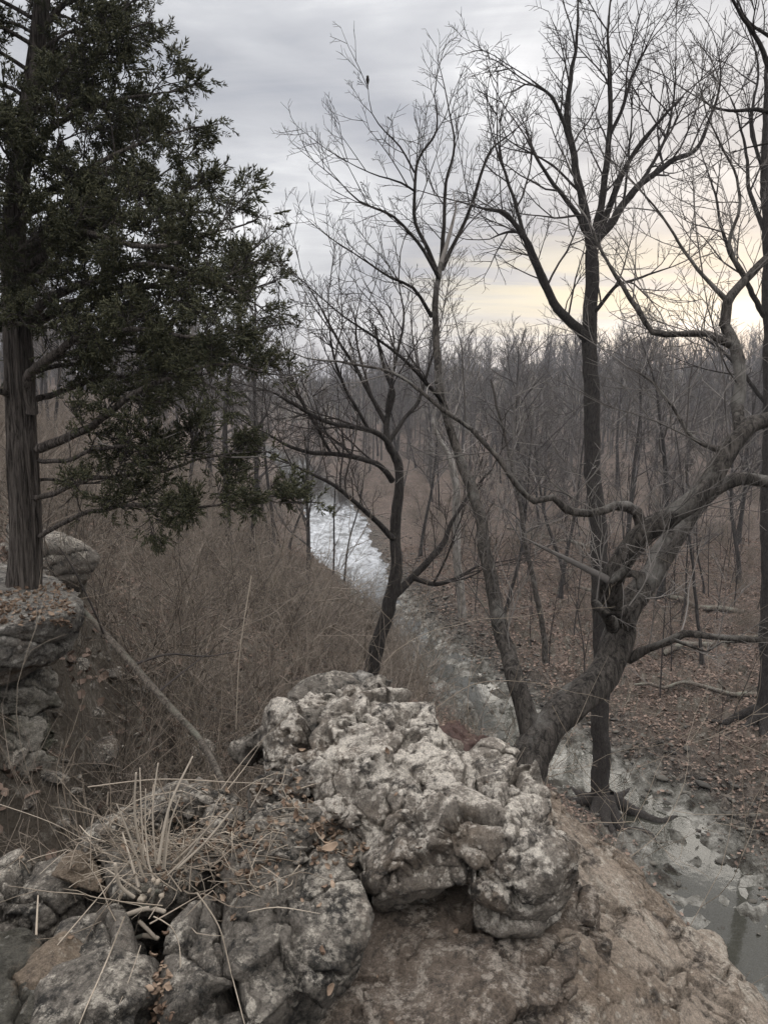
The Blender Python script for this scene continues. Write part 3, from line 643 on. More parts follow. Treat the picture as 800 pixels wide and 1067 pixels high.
limb_group(tw, P(545, 800, 5.0), [
    [(455, 285, 7.1, .026), (447, 260, 7.1, .019), (433, 232, 7.2, .017), (433, 200, 7.2, .014), (437, 165, 7.3, .012), (455, 135, 7.4, .009), (452, 100, 7.5, .005)],
    [(459, 280, 7.1, .024), (463, 235, 7.2, .018), (465, 190, 7.3, .014), (473, 150, 7.4, .010), (466, 110, 7.5, .006)],
    [(460, 280, 7.1, .024), (475, 250, 7.2, .018), (491, 215, 7.3, .016), (503, 175, 7.3, .013), (512, 155, 7.4, .010), (530, 140, 7.5, .006)],
    [(457, 290, 7.0, .022), (442, 262, 7.0, .016), (420, 235, 7.0, .013), (400, 220, 6.9, .011), (375, 210, 6.9, .008), (355, 190, 6.9, .004)],
    [(434, 200, 7.2, .012), (418, 190, 7.1, .010), (405, 186, 7.0, .008), (385, 180, 7.0, .006), (362, 168, 7.0, .004)],
    [(433, 180, 7.2, .011), (417, 152, 7.2, .009), (402, 138, 7.2, .007), (388, 118, 7.2, .005), (383, 92, 7.2, .003)],
    [(450, 330, 7.0, .020), (430, 300, 6.9, .014), (408, 290, 6.8, .011), (385, 275, 6.8, .008), (365, 262, 6.8, .005)],
    [(462, 420, 6.6, .022), (440, 395, 6.4, .016), (415, 370, 6.3, .013), (390, 350, 6.2, .010), (360, 330, 6.1, .007), (335, 310, 6.1, .004)],
  ], M['bark_dark'], M['twig_dark'], 12, dict(PRH, tip=.0013, n=[6, 5, 4], ratio=.52, trop=.06, wig=.10, slim=.0075), 3, 6.0, 0.66, wob=.012, bias=(0, 0, .5))

# tall tree on the creek bank (its base stands beside the water)
tb = P(627, 872, 20.5)
tt = hand_tree('tall_tree', 'tallest bare tree, dark wide forked crown against the sky, growing from the creek bank', 'tree', tb,
    [(628, 895, 20.5, .40), (628, 872, 20.5, .33), (627, 850, 20.5, .27), (625, 780, 20.6, .24), (626, 700, 20.7, .235), (625, 640, 20.8, .23), (622, 560, 20.9, .22), (618, 480, 21, .21), (615, 400, 21, .20), (614, 330, 21, .185), (615, 262, 21, .16)],
    [[(615, 265, 21, .13), (613, 240, 21, .12), (604, 200, 21, .10), (597, 160, 21, .085), (590, 120, 21, .070), (594, 80, 21, .052), (601, 40, 21, .035), (600, -20, 21, .012)],
     [(615, 265, 21, .11), (622, 230, 20.9, .095), (630, 180, 20.8, .080), (634, 130, 20.7, .062), (635, 80, 20.7, .045), (632, 30, 20.7, .028), (640, -30, 20.7, .01)],
     [(617, 258, 21, .12), (640, 225, 21.2, .10), (665, 195, 21.4, .085), (695, 170, 21.6, .070), (722, 157, 21.7, .055), (738, 125, 21.8, .040), (750, 85, 22, .025), (745, 50, 22, .010)],
     [(616, 262, 21, .10), (634, 215, 20.6, .08), (650, 180, 20.4, .062), (670, 145, 20.2, .048), (690, 122, 20.0, .035), (715, 95, 20, .015)],
     [(612, 355, 21, .14), (592, 335, 20.7, .12), (572, 305, 20.4, .105), (558, 275, 20.2, .090), (548, 250, 20, .075), (530, 225, 19.8, .055), (515, 218, 19.6, .040), (495, 215, 19.4, .018)],
     [(567, 298, 20.4, .07), (556, 268, 20.6, .055), (545, 245, 20.8, .045), (527, 242, 21, .030), (510, 250, 21.2, .012)],
     [(548, 250, 20, .05), (535, 205, 20.2, .04), (520, 165, 20.4, .03), (512, 140, 20.5, .012)],
     [(612, 245, 21, .075), (595, 215, 20.5, .06), (575, 190, 20.2, .048), (560, 165, 20, .035), (545, 140, 20, .015)],
     [(597, 160, 21, .055), (580, 110, 20.7, .045), (565, 92, 20.5, .032), (550, 80, 20.4, .012)],
     [(634, 140, 20.7, .05), (650, 105, 20.5, .04), (662, 70, 20.4, .026), (680, 40, 20.3, .010)],
     [(614, 330, 21, .06), (640, 300, 20.4, .045), (668, 290, 20, .03), (700, 280, 19.7, .012)],
     [(665, 195, 21.4, .05), (690, 150, 21.8, .04), (700, 110, 22, .028), (705, 60, 22, .012)],
    ], M['bark_dark'], M['twig_dark'], 17, dict(PRH, tip=.0035, n=[8, 6, 5], ratio=.5, wig=.12, trop=.04, seg=[.45, .32, .24, .2]), 3, 2.3, 2.2, bumpy=.10, wob=.05)

roots(tt, np.array([tb[0], tb[1], max(gz(tb[0], tb[1]), WZ)]), .36, np.random.default_rng(1), 7, M['bark_dark']); 
# dark leaning tree just below the outcrop
lb = P(384, 716, 12.0)
hand_tree('leaning_tree', 'crooked dark tree leaning right directly behind the rocks, flat crown spreading left over the creek', 'tree', lb,
    [(372, 830, 11.6, .17), (384, 716, 12, .125), (392, 672, 12, .115), (404, 628, 12.1, .105), (411, 590, 12.1, .095), (412, 550, 12.2, .085), (414, 510, 12.2, .075), (413, 480, 12.2, .065), (404, 462, 12.2, .055), (403, 440, 12.3, .045), (410, 410, 12.4, .035), (400, 380, 12.5, .028), (392, 340, 12.6, .02)],
    [[(411, 480, 12.2, .05), (402, 458, 12, .042), (385, 448, 11.8, .038), (360, 445, 11.6, .034), (335, 438, 11.4, .030), (312, 425, 11.2, .024), (290, 410, 11, .014), (268, 402, 10.9, .006)],
     [(407, 500, 12.2, .05), (395, 485, 12, .042), (372, 478, 11.8, .038), (345, 474, 11.6, .034), (322, 472, 11.4, .030), (300, 464, 11.2, .022), (280, 452, 11, .010)],
     [(410, 560, 12.1, .05), (388, 540, 11.8, .040), (366, 520, 11.5, .034), (345, 505, 11.3, .028), (318, 492, 11.2, .020), (300, 482, 11.2, .010)],
     [(404, 625, 12.1, .07), (425, 605, 12.2, .060), (448, 580, 12.3, .052), (462, 565, 12.4, .045), (470, 545, 12.5, .036), (490, 515, 12.6, .024), (512, 490, 12.7, .012)],
     [(430, 602, 12.2, .045), (452, 608, 12.1, .036), (478, 600, 12, .028), (495, 590, 12, .018), (520, 585, 12, .008)],
     [(405, 462, 12.2, .04), (420, 440, 12.4, .034), (438, 415, 12.6, .028), (447, 385, 12.7, .020), (455, 350, 12.8, .010)],
     [(404, 445, 12.3, .04), (385, 410, 12.3, .034), (370, 380, 12.3, .028), (352, 350, 12.2, .022), (335, 320, 12.2, .014), (320, 295, 12.2, .007)],
     [(385, 448, 11.8, .03), (362, 410, 11.6, .025), (352, 378, 11.5, .020), (345, 345, 11.4, .012), (342, 320, 11.4, .006)],
     [(345, 474, 11.6, .026), (325, 440, 11.5, .022), (308, 405, 11.4, .017), (300, 370, 11.4, .010), (292, 340, 11.3, .006)],
     [(403, 430, 12.3, .03), (412, 380, 12.3, .024), (420, 340, 12.3, .018), (415, 300, 12.4, .010)],
    ], M['bark_dark'], M['twig_dark'], 23, dict(PRH, tip=.0022, n=[8, 6, 4], ratio=.52, wig=.11, seg=[.3, .2, .15, .12]), 3, 4.2, 1.35, bumpy=.15, wob=.04, trop_bias=(-.1, 0, .5))

# trunk at the right edge, its limbs reaching into the frame
rb = P(797, 720, 24.5); rb[2] = gz(rb[0], rb[1])
et = hand_tree('edge_tree', 'straight dark trunk standing in the leaf litter at the right edge of the view', 'tree', rb,
    [(800, 735, 24.5, .34), (798, 700, 24.5, .24), (799, 620, 24.5, .21), (799, 520, 24.5, .20), (800, 430, 24.6, .19), (801, 340, 24.6, .17), (800, 250, 24.7, .15), (796, 160, 24.8, .10), (800, 60, 25, .04)],
    [[(796, 330, 24.6, .09), (775, 290, 24.2, .07), (755, 250, 24, .05), (745, 200, 24, .03), (730, 160, 24, .01)],
     [(797, 420, 24.6, .07), (770, 385, 24.8, .055), (745, 360, 25, .04), (715, 345, 25, .015)],
     [(800, 250, 24.7, .08), (780, 200, 25, .06), (775, 150, 25.2, .04), (760, 100, 25.3, .015)],
     [(800, 250, 24.7, .08), (830, 190, 24.5, .06), (850, 120, 24.4, .02)],
     [(798, 190, 24.8, .06), (782, 130, 24.6, .045), (790, 70, 24.6, .03), (775, 20, 24.6, .01)],
    ], M['bark_dark'], M['twig_dark'], 29, dict(PRH, tip=.004, n=[7, 6, 4], ratio=.5, seg=[.5, .35, .25, .2]), 3, 1.6, 2.1, bumpy=.1, wob=.05)

roots(et, rb, .30, np.random.default_rng(2), 7, M['bark_dark'])
# overhanging boughs that enter the picture at the top right belong to one more tree out of frame
ob = np.array([7.2, 7.0, -7.5]); ob[2] = gz(7.2, 7.0)
def Wd(x, y, z, r): return (np.array([x, y, z], float), r)
hand_tree('overhanging_tree', 'tree just outside the right edge whose thin boughs hang into the top right corner', 'tree', ob,
    [Wd(7.2, 7.0, ob[2] - .3, .22), Wd(7.0, 7.2, -3, .18), Wd(6.8, 7.4, 2, .14), Wd(6.4, 7.6, 5, .10), Wd(6.2, 7.8, 7, .06)],
    [[(840, 110, 8.2, .045), (805, 80, 8.2, .030), (790, 45, 8.2, .022), (768, 10, 8.1, .016), (748, -30, 8.0, .01)],
     [(850, 140, 7.8, .04), (800, 118, 7.8, .022), (770, 118, 7.8, .015), (742, 112, 7.8, .009), (722, 100, 7.8, .004)],
     [(850, 60, 8.4, .04), (805, 40, 8.4, .018), (780, 22, 8.4, .012), (765, -5, 8.4, .006)],
     [(850, 170, 8.6, .035), (812, 150, 8.6, .016), (785, 152, 8.6, .010), (760, 160, 8.6, .004)],
    ], M['bark_dark'], M['twig_dark'], 31, dict(PRH, tip=.002, n=[5, 4, 3], ratio=.5), 3, 2.6, 0.75, wob=.02)

# pale snag and leaning pole
hand_tree('dead_snag', 'pale peeling dead snag standing between the second stem and the leaning pole', 'tree', P(470, 560, 17),
    [(482, 640, 17, .10), (476, 560, 17, .085), (474, 505, 17, .08), (468, 475, 17, .07), (458, 455, 17, .05), (452, 440, 17, .035), (455, 425, 17, .02), (462, 415, 17, .01)],
    [[(470, 480, 17, .03), (478, 455, 17, .02), (480, 430, 17, .008)]], M['bark_pale'], M['twig_grey'], 37, dict(PRH, tip=.004, n=[3, 2, 2]), 2, 1.2, .6, wob=.05)
hand_tree('leaning_pole', 'thin pole like tree leaning left, bark pale above and dark below, beyond the creek', 'tree', P(566, 665, 26),
    [(569, 690, 26, .11), (566, 660, 26, .095), (557, 610, 26, .09), (548, 570, 26, .08), (542, 530, 26, .07), (535, 495, 26, .06), (527, 460, 26, .05), (517, 420, 26, .04), (510, 395, 26, .02)],
    [[(528, 465, 26, .03), (522, 445, 26, .025), (508, 432, 26, .01)], [(522, 440, 26, .03), (532, 425, 26, .02), (548, 405, 26, .008)]], M['bark_mid'], M['twig_grey'], 41, dict(PRH, tip=.006, n=[3, 3, 2], seg=[.4, .3, .2]), 2, 1.0, 1.2, wob=.04)

# small bird at the top of the vase shaped crown
bp = P(383, 88, 7.2)
bm = bmesh.new()
bmesh.ops.create_uvsphere(bm, u_segments=16, v_segments=10, radius=1)
for v in bm.verts:
    z = v.co.z; k = 1 + 0.15 * math.sin(z * 2.4)
    v.co.x *= 0.014 * k; v.co.y *= 0.016 * k; v.co.z *= 0.030
    v.co.y -= 0.006 * (z < 0) * z
r = bmesh.ops.create_uvsphere(bm, u_segments=14, v_segments=8, radius=0.0115); bmesh.ops.translate(bm, vec=(0, -0.004, 0.029), verts=r['verts'])
bird = bpy.data.meshes.new('bird'); bm.to_mesh(bird); bm.free()
for pl in bird.polygons: pl.use_smooth = True
bo = link('bird', bird, M['bark_dark'], loc=bp + np.array([0, 0, 0.03])); tag(bo, 'tiny dark bird perched upright on the highest left twig of the vase shaped crown', 'bird')
bm = bmesh.new(); bmesh.ops.create_cone(bm, segments=8, radius1=.003, radius2=.0003, depth=.010, matrix=Matrix.Translation((0, -.019, .030)) @ Matrix.Rotation(R(90), 4, 'X'))
bk = bpy.data.meshes.new('beak'); bm.to_mesh(bk); bm.free(); link('beak', bk, M['straw'], bo)
bm = bmesh.new(); bmesh.ops.create_cube(bm, size=1, matrix=Matrix.Translation((0, .008, -.038)) @ Matrix.Rotation(R(12), 4, 'X') @ Matrix.Diagonal((.009, .003, .034, 1)))
bk = bpy.data.meshes.new('tail'); bm.to_mesh(bk); bm.free(); link('tail', bk, M['bark_dark'], bo)

# ------------------------------------------------------------------ the red cedar on the ledge
cb = P(24, 617, 6.75)
cg = np.random.default_rng(77)
cedar = empty('cedar_tree', cb, 'big evergreen cedar with shaggy grey trunk on the ledge, filling the upper left', 'tree')
# trunk: fluted, stringy bark
tp, tr = resample([P(24, 640, 6.75), P(25, 612, 6.75), P(27, 560, 6.75), P(24, 480, 6.75), P(21, 400, 6.8), P(17, 320, 6.8), P(14, 240, 6.85), P(26, 140, 6.9), P(40, 40, 6.9), P(52, -80, 7.0), P(60, -260, 7.2)],
                  [.16, .120, .104, .098, .093, .086, .076, .065, .05, .035, .02], 0.03)
def fluted(p, r, sides=96):
    tg = np.gradient(p, axis=0); tg /= np.linalg.norm(tg, axis=1)[:, None]
    a = np.cross(tg, [0, 1.0, 0]); a /= np.linalg.norm(a, axis=1)[:, None]; b = np.cross(tg, a)
    ang = np.arange(sides) * 2 * math.pi / sides
    s = np.arange(len(p)) * 0.03
    AA, SS = np.meshgrid(ang, s)
    tw = AA + 0.10 * SS
    q = np.stack([np.cos(tw).ravel() * 1.0, np.sin(tw).ravel() * 1.0, (SS * 0.22).ravel()], 1)
    m = 1 + (0.14 * fbm(q * 1.5, 3, 91) + 0.13 * ridged(q * np.array([5, 5, 1.2]) + 3, 3, 92) + 0.08 * ridged(q * np.array([14, 14, 3.0]), 2, 93)).reshape(AA.shape)
    rr = r[:, None] * m
    ring = p[:, None] + (a[:, None] * np.cos(ang)[None, :, None] + b[:, None] * np.sin(ang)[None, :, None]) * rr[..., None]
    idx = np.arange(len(p) * sides).reshape(len(p), sides); j = np.roll(idx, -1, 1)
    return ring.reshape(-1, 3), np.stack([idx[:-1], j[:-1], j[1:], idx[1:]], -1).reshape(-1, 4)
v, q = fluted(tp, tr)
# loose bark strips lifted off the trunk
strips = []
for k in range(150):
    i = int(cg.uniform(2, len(tp) * 0.5)); n = int(cg.uniform(6, 20)); j = min(i + n, len(tp) - 1)
    az = cg.uniform(0, 2 * math.pi); da = cg.normal(0, .15)
    seg = []
    for m_ in range(i, j):
        f = (m_ - i) / max(1, j - i); lift = 1.10 + 0.22 * (abs(f - .5) * 2) ** 3 * cg.uniform(.6, 1)
        seg.append(tp[m_] + np.array([math.cos(az + da * f), math.sin(az + da * f), 0]) * tr[m_] * lift)
    if len(seg) > 3: strips.append((np.array(seg), np.full(len(seg), cg.uniform(.004, .009)) * np.sin(np.linspace(.3, 2.8, len(seg)))))
v2, q2 = tube_arrays(strips, 0, 3)
link('trunk', mk_mesh('trunk', np.concatenate([v, v2]) - cb, np.concatenate([q, q2 + len(v)])), M['bark_cedar'], cedar)
# limbs
def trunk_at(z):
    i = int(np.argmin(np.abs(tp[:, 2] - z))); return tp[i], tr[i]
spr = []      # spray positions: pos, dir, size
prc = dict(wig=0.11, trop=0.03, n=[9, 7, 4], ratio=0.50, ang=(28, 62), tip=0.0028, seg=[.16, .12, .09, .07], t0=.16)
hand_limbs = [  # traced visible limbs: points, radius, leafy?
    ([(40, 470, 6.7), (70, 458, 6.5), (95, 442, 6.3), (120, 425, 6.1), (150, 405, 6.0), (190, 390, 5.9), (235, 380, 5.8), (270, 385, 5.8)], .042, 1),
    ([(38, 520, 6.7), (80, 505, 6.5), (120, 495, 6.4), (165, 492, 6.3), (210, 478, 6.2), (260, 472, 6.1)], .026, 1),
    ([(40, 560, 6.7), (80, 540, 6.4), (130, 528, 6.2), (180, 527, 6.1), (240, 526, 6.0), (300, 524, 5.9)], .024, 1),
    ([(40, 482, 6.7), (75, 480, 6.4), (115, 465, 6.2), (160, 462, 6.1), (200, 470, 6.1), (240, 478, 6.0)], .022, 0),
    ([(38, 500, 6.8), (60, 500, 6.9), (100, 520, 7.2), (150, 530, 7.5)], .016, 0),
    ([(32, 430, 6.7), (30, 395, 6.6), (50, 375, 6.4), (80, 350, 6.2), (130, 345, 6.0), (200, 350, 5.9), (262, 345, 5.9)], .050, 1),
    ([(25, 330, 6.8), (60, 310, 6.6), (110, 285, 6.5), (160, 275, 6.4), (215, 290, 6.3), (262, 320, 6.3)], .045, 1),
    ([(22, 340, 6.8), (70, 322, 6.9), (130, 300, 7.0), (190, 300, 7.1), (240, 285, 7.2), (262, 265, 7.2)], .040, 1),
    ([(20, 290, 6.8), (70, 250, 6.7), (120, 230, 6.7), (170, 215, 6.7), (210, 190, 6.7)], .040, 1),
    ([(18, 240, 6.8), (50, 200, 6.7), (100, 170, 6.6), (150, 150, 6.6), (198, 132, 6.6)], .036, 1),
    ([(24, 170, 6.9), (60, 130, 6.8), (100, 110, 6.8), (140, 100, 6.8), (178, 98, 6.8)], .034, 1),
    ([(30, 110, 6.9), (60, 70, 6.8), (95, 45, 6.8), (135, 30, 6.8)], .03, 1),
    ([(40, 40, 6.9), (70, 0, 6.8), (110, -30, 6.8), (150, -50, 6.8)], .03, 1),
    ([(24, 390, 6.8), (60, 380, 7.0), (120, 370, 7.3), (180, 365, 7.6)], .03, 1),
    ([(24, 260, 6.8), (80, 240, 6.4), (140, 255, 6.0), (200, 250, 5.9), (245, 235, 5.8)], .035, 1),
    ([(22, 210, 6.8), (70, 200, 7.2), (140, 195, 7.5), (200, 215, 7.7)], .03, 1),
]
def limb(pts, rad, leafy, seed):
    g = np.random.default_rng(seed)
    n = len(pts); p, r = resample(pts, np.linspace(rad, .005, n), 0.07)
    w = np.stack([fbm(p * 2.5 + 31, 3, seed), fbm(p * 2.5 + 77, 3, seed + 9), fbm(p * 2.5 + 5, 3, seed + 4)], 1); p = p + w * 0.035
    out = []; spawn(out, p, r, g, 5.5 if leafy else 3.5, 0.22, 0.50 if leafy else .42, prc if leafy else dict(prc, n=[4, 3, 2]), 3 if leafy else 2, bias=(0, 0, .18))
    grow(out, p[-1], p[-1] - p[-5], .006, .28, 2, 3, prc, g)
    lo = link('limb', tube_mesh('limb', [(p, r)] + [(a, b) for a, b, c in out if c == 1], cb, .1), M['bark_cedar'], cedar)
    tw_ = [(a, b) for a, b, c in out if c > 1]
    if tw_: link('twig_sprays', tube_mesh('twig_sprays', tw_, cb), M['twig_dark'] if leafy else M['twig_grey'], lo)
    if leafy:
        for a, b, c in out:
            if c >= 2:
                for k in range(1, len(a), 1 if c == 3 else 2): spr.append((a[k], a[k] - a[k - 1], 1.0))
for k, (l, r_, lf) in enumerate(hand_limbs): limb([P(*a) for a in l], r_, lf, 300 + k)
for k in range(40):    # the rest of the crown, around and above
    z = cb[2] + 1.5 + 6.4 * (k + cg.uniform(0, 1)) / 40
    o_, r_ = trunk_at(z); az = cg.uniform(0, 2 * math.pi) if k % 3 else cg.uniform(-1.2, 1.2)
    if math.cos(az) > 0.55 and k % 2: az += math.pi * .5
    Lm = max(2.45 - 0.30 * (z - cb[2]), .75) * cg.uniform(.75, 1.1)
    if math.sin(az) < -.3: Lm *= 0.62
    d = np.array([math.cos(az), math.sin(az), cg.uniform(.05, .45)]); d /= np.linalg.norm(d)
    limb([o_, o_ + d * Lm * .35 + np.array([0, 0, .02]), o_ + d * Lm * .7 + np.array([0, 0, -.06]), o_ + d * Lm], r_ * .33, 1, 400 + k)
for k in range(26):    # short boughs veiling the trunk
    z = cb[2] + 2.3 + 5.2 * k / 26; o_, r_ = trunk_at(z); az = -1.57 + cg.uniform(-1.3, 1.1); d = np.array([math.cos(az), math.sin(az), cg.uniform(-.1, .5)]); Lm = cg.uniform(.55, 1.0)
    limb([o_, o_ + d * Lm * .35, o_ + d * Lm * .7 + np.array([0, 0, -.05]), o_ + d * Lm], .02, 1, 480 + k)
# one spray: a flat fan of scale covered twiglets
def spray_template(g):
    V = []; T = []
    for k in range(16):
        t = g.uniform(0, 1); o = np.array([t * 0.10, 0, 0]); a = g.uniform(-1.1, 1.1); e = g.normal(0, .35)
        d = np.array([math.cos(a) * math.cos(e), math.sin(a) * math.cos(e), math.sin(e)])
        l = g.uniform(.028, .058) * (1.1 - .4 * t); w = g.uniform(.0032, .0052)
        s = np.cross(d, [0, 0, 1.0]); s /= np.linalg.norm(s); u_ = np.cross(d, s)
        i = len(V); m_ = o + d * l * .5
        V += [o, m_ + s * w, m_ - s * w * .5 + u_ * w, m_ - s * w * .5 - u_ * w, o + d * l]
        T += [(i, i + 1, i + 2), (i, i + 2, i + 3), (i, i + 3, i + 1), (i + 4, i + 2, i + 1), (i + 4, i + 3, i + 2), (i + 4, i + 1, i + 3)]
    return np.array(V), np.array(T)
tmpl = [spray_template(cg) for _ in range(8)]
def scatter(tm, pos, dirs, sizes, g):
    """copies of a template (along +x) at positions"""
    V, T = tm; n = len(pos)
    d = dirs / (np.linalg.norm(dirs, axis=1)[:, None] + 1e-9); rv = g.normal(0, 1, (n, 3)); s = np.cross(d, rv); s /= (np.linalg.norm(s, axis=1)[:, None] + 1e-9); u_ = np.cross(d, s)
    Rm = np.stack([d, s, u_], 1) * sizes[:, None, None]
    vv = np.einsum('vj,njk->nvk', V, Rm) + pos[:, None]
    tt = T[None] + (np.arange(n) * len(V))[:, None, None]
    return vv.reshape(-1, 3), tt.reshape(-1, T.shape[1])
sp_ = np.array([s[0] for s in spr]); sdn = np.array([s[1] for s in spr])
sel = cg.permutation(len(sp_))[:18500]; sp_ = sp_[sel]; sdn = sdn[sel]
print('cedar sprays', len(spr), len(sp_))
VV = []; TT = []; off = 0
for k in range(8):
    a, b = scatter(tmpl[k], sp_[k::8] + cg.normal(0, .020, sp_[k::8].shape), sdn[k::8] / np.linalg.norm(sdn[k::8], axis=1)[:, None] + cg.normal(0, .35, sdn[k::8].shape), cg.uniform(.8, 1.35, len(sp_[k::8])), cg)
    VV.append(a); TT.append(b + off); off += len(a)
link('foliage', mk_mesh('foliage', np.concatenate(VV) - cb, np.concatenate(TT)), M['cedar'], cedar)

# ------------------------------------------------------------------ the bare wood across the creek and on the slope
def free_tree(seed, Hh, r, kind):
    """trunk and crown line lists for a wild bare tree standing at the origin"""
    g = np.random.default_rng(seed); out = []
    n = 14; p = [np.zeros(3) - np.array([0, 0, .4])]; d = np.array([g.normal(0, .06), g.normal(0, .06), 1.0])
    for k in range(n):
        d = d + np.array([g.normal(0, .055), g.normal(0, .055), 0]) + UP * .06; d /= np.linalg.norm(d); p.append(p[-1] + d * Hh / n)
    p = np.array(p); rr = r * (1 - np.linspace(0, 1, n + 1)) ** .7 + .012; rr[0] *= 1.9; rr[1] *= 1.08
    pr = dict(wig=.10, trop=.05, n=[8, 7, 5, 4], ratio=.52, ang=(22, 52), tip=.0055, seg=[.8, .6, .45, .4, .4], slim=.011)
    t0 = {'forest': .38, 'open': .22, 'pole': .5, 'multi': .15}[kind]
    nb = {'forest': 21, 'open': 22, 'pole': 14, 'multi': 19}[kind]
    for c in range(nb):
        t = t0 + (1 - t0) * (c + g.uniform(0, 1)) / nb * .97; i = int(t * n); pos = p[i] + (p[min(i + 1, n)] - p[i]) * (t * n - i)
        az = g.uniform(0, 2 * math.pi); el = R(g.uniform(28, 60)); dd = np.array([math.cos(az) * math.cos(el), math.sin(az) * math.cos(el), math.sin(el)])
        L_ = Hh * {'forest': .30, 'open': .42, 'pole': .2, 'multi': .42}[kind] * (1.15 - .75 * t) * g.uniform(.6, 1.3)
        grow(out, pos, dd, min(rr[i] * .6, .014 * L_), L_, 1, 4, pr, g)
    return (p, rr), [(a, b) for a, b, c in out]
variants = []
for s_, (Hh, r_, kd) in enumerate([(16, .17, 'forest'), (18, .20, 'forest'), (14, .13, 'forest'), (12, .085, 'pole'), (15, .18, 'open'), (9.5, .06, 'pole'), (13, .13, 'multi'), (17, .15, 'forest')]):
    tk, cr = free_tree(500 + s_, Hh, r_, kd)
    variants.append((tube_mesh('trunk', [tk], bumpy=.10, sides=9), tube_mesh('crown', cr), kd, Hh))
def set_mat(me, m_):
    me.materials.clear(); me.materials.append(m_)
for a, b, k, h_ in variants: set_mat(a, M['bark_far']); set_mat(b, M['twig_far'])
print('variant faces', [len(v_[1].polygons) for v_ in variants])
fg = np.random.default_rng(99)
placed = []
def put_tree(i, x, y, sc, rz, label, group=None, name='bare_tree', z=None):
    a, b, k, h_ = variants[i]
    z = gz(x, y) if z is None else z
    o = empty(name, (x, y, z), label, 'tree', group); o.rotation_euler = (fg.normal(0, .055), fg.normal(0, .055), rz); o.scale = (sc, sc, sc * fg.uniform(.95, 1.05))
    link('trunk', a, None, o); link('crown', b, None, o); placed.append((x, y)); return o
# trees one can single out, placed first
def at(u, v, yy): p = P(u, v, yy); return p[0], p[1]
singles = [
    (0, 245, 30.0, .80, 'left of a pair of straight trunks rising from the brown brush on the left slope'),
    (7, 262, 31.0, .72, 'right of a pair of straight trunks rising from the brown brush on the left slope'),
    (3, 283, 34.0, .95, 'thin straight tree between the pair of trunks and the far bend of the creek'),
    (4, 320, 38.0, .62, 'spreading bare tree just left of the far bend of the creek'),
    (5, 347, 47.0, .95, 'left of two thin saplings standing in front of the bright far bend of the creek'),
    (5, 357, 46.0, .90, 'right of two thin saplings standing in front of the bright far bend of the creek'),
    (2, 438, 52.0, .85, 'grey tree on the far bank just right of the dark leaning tree'),
    (1, 690, 38.0, .78, 'straight grey tree seen between the two big limbs of the twisted tree'),
    (0, 655, 44.0, .85, 'grey tree behind the fork of the twisted tree'),
    (3, 735, 30.0, .80, 'thin dark tree in the leaf litter left of the trunk at the right edge'),
    (4, 770, 52.0, .85, 'broad bare tree beyond the trunk at the right edge'),
    (2, 590, 42.0, .75, 'slim tree between the leaning pole and the tall tree'),
]
for i, u, yy, sc, lab in singles:
    x = (u - 400) / F * yy / cp * 1.0; x *= (cp + 0.0)
    x = (u - 400) / F * (yy * cp + 9 * sp)
    put_tree(i, x, yy, sc, fg.uniform(0, 6.28), lab)
zones = {
    'near_right': ('slender bare tree standing in the leaf litter of the near wood across the creek', 'bare trees in the near wood across the creek'),
    'far_right': ('hazy grey bare tree in the deep wood across the creek', 'bare trees in the deep wood across the creek'),
    'left': ('bare grey tree rising from the brown brush on the left slope', 'bare trees on the left slope'),
    'far': ('distant bare tree at the skyline of the valley', 'distant bare trees at the valley skyline')}
cnt = 0; tries = 0
def frust(x, y, m_=1.12): return abs(x) < (0.49 * y + 1.5) * m_
far_pts = []
while cnt < 255 and tries < 60000:
    tries += 1
    y = 27 + 118 * fg.uniform(0, 1) ** .72; x = fg.uniform(-1, 1) * .56 * y
    s_ = float(creek_sd(np.array([x]), np.array([y]))[0]); e_ = abs(s_)
    if e_ < 3.2 or (y > 50 and e_ < 7): continue
    if s_ > 0 and y < 33 and x < 15: continue
    if s_ < 0 and y < 34: continue
    # keep the long view up the creek open
    if y < 68 and -0.115 * y < x < 0.01 * y and e_ < 6: continue
    mind = 2.3 if y < 55 else 3.0
    if any((x - a) ** 2 + (y - b) ** 2 < mind ** 2 for a, b in placed): continue
    z_ = 'left' if s_ < 0 and y < 100 else 'near_right' if y < 55 else 'far_right' if y < 112 else 'far'
    i = int(fg.choice(8, p=[.16, .13, .16, .16, .07, .14, .06, .12]))
    if y < 50 and fg.uniform() < .6: i = int(fg.choice([3, 5, 2]))
    sc = fg.choice([fg.uniform(.42, .62), fg.uniform(.62, .82), fg.uniform(.82, 1.0)], p=[.4, .42, .18]) * (0.78 if z_ == 'left' else .92)
    put_tree(i, x, y, sc, fg.uniform(0, 6.28), *zones[z_]); cnt += 1
print('forest', cnt, tries)

def bake(parts, transforms):
    """merge many placed copies of meshes into arrays"""
    V = []; Q = []; off = 0
    arrs = []
    for me in parts:
        v = np.empty(len(me.vertices) * 3, np.float32); me.vertices.foreach_get('co', v); v = v.reshape(-1, 3)
        q = np.empty(len(me.polygons) * 4, np.int32); me.polygons.foreach_get('vertices', q); arrs.append((v, q.reshape(-1, 4)))
    for k, (x, y, z, rz, sc) in transforms:
        v, q = arrs[k]; c, s = math.cos(rz), math.sin(rz)
        w_ = np.stack([v[:, 0] * c - v[:, 1] * s, v[:, 0] * s + v[:, 1] * c, v[:, 2]], 1) * sc + np.array([x, y, z])
        V.append(w_); Q.append(q + off); off += len(v)
    return np.concatenate(V), np.concatenate(Q)
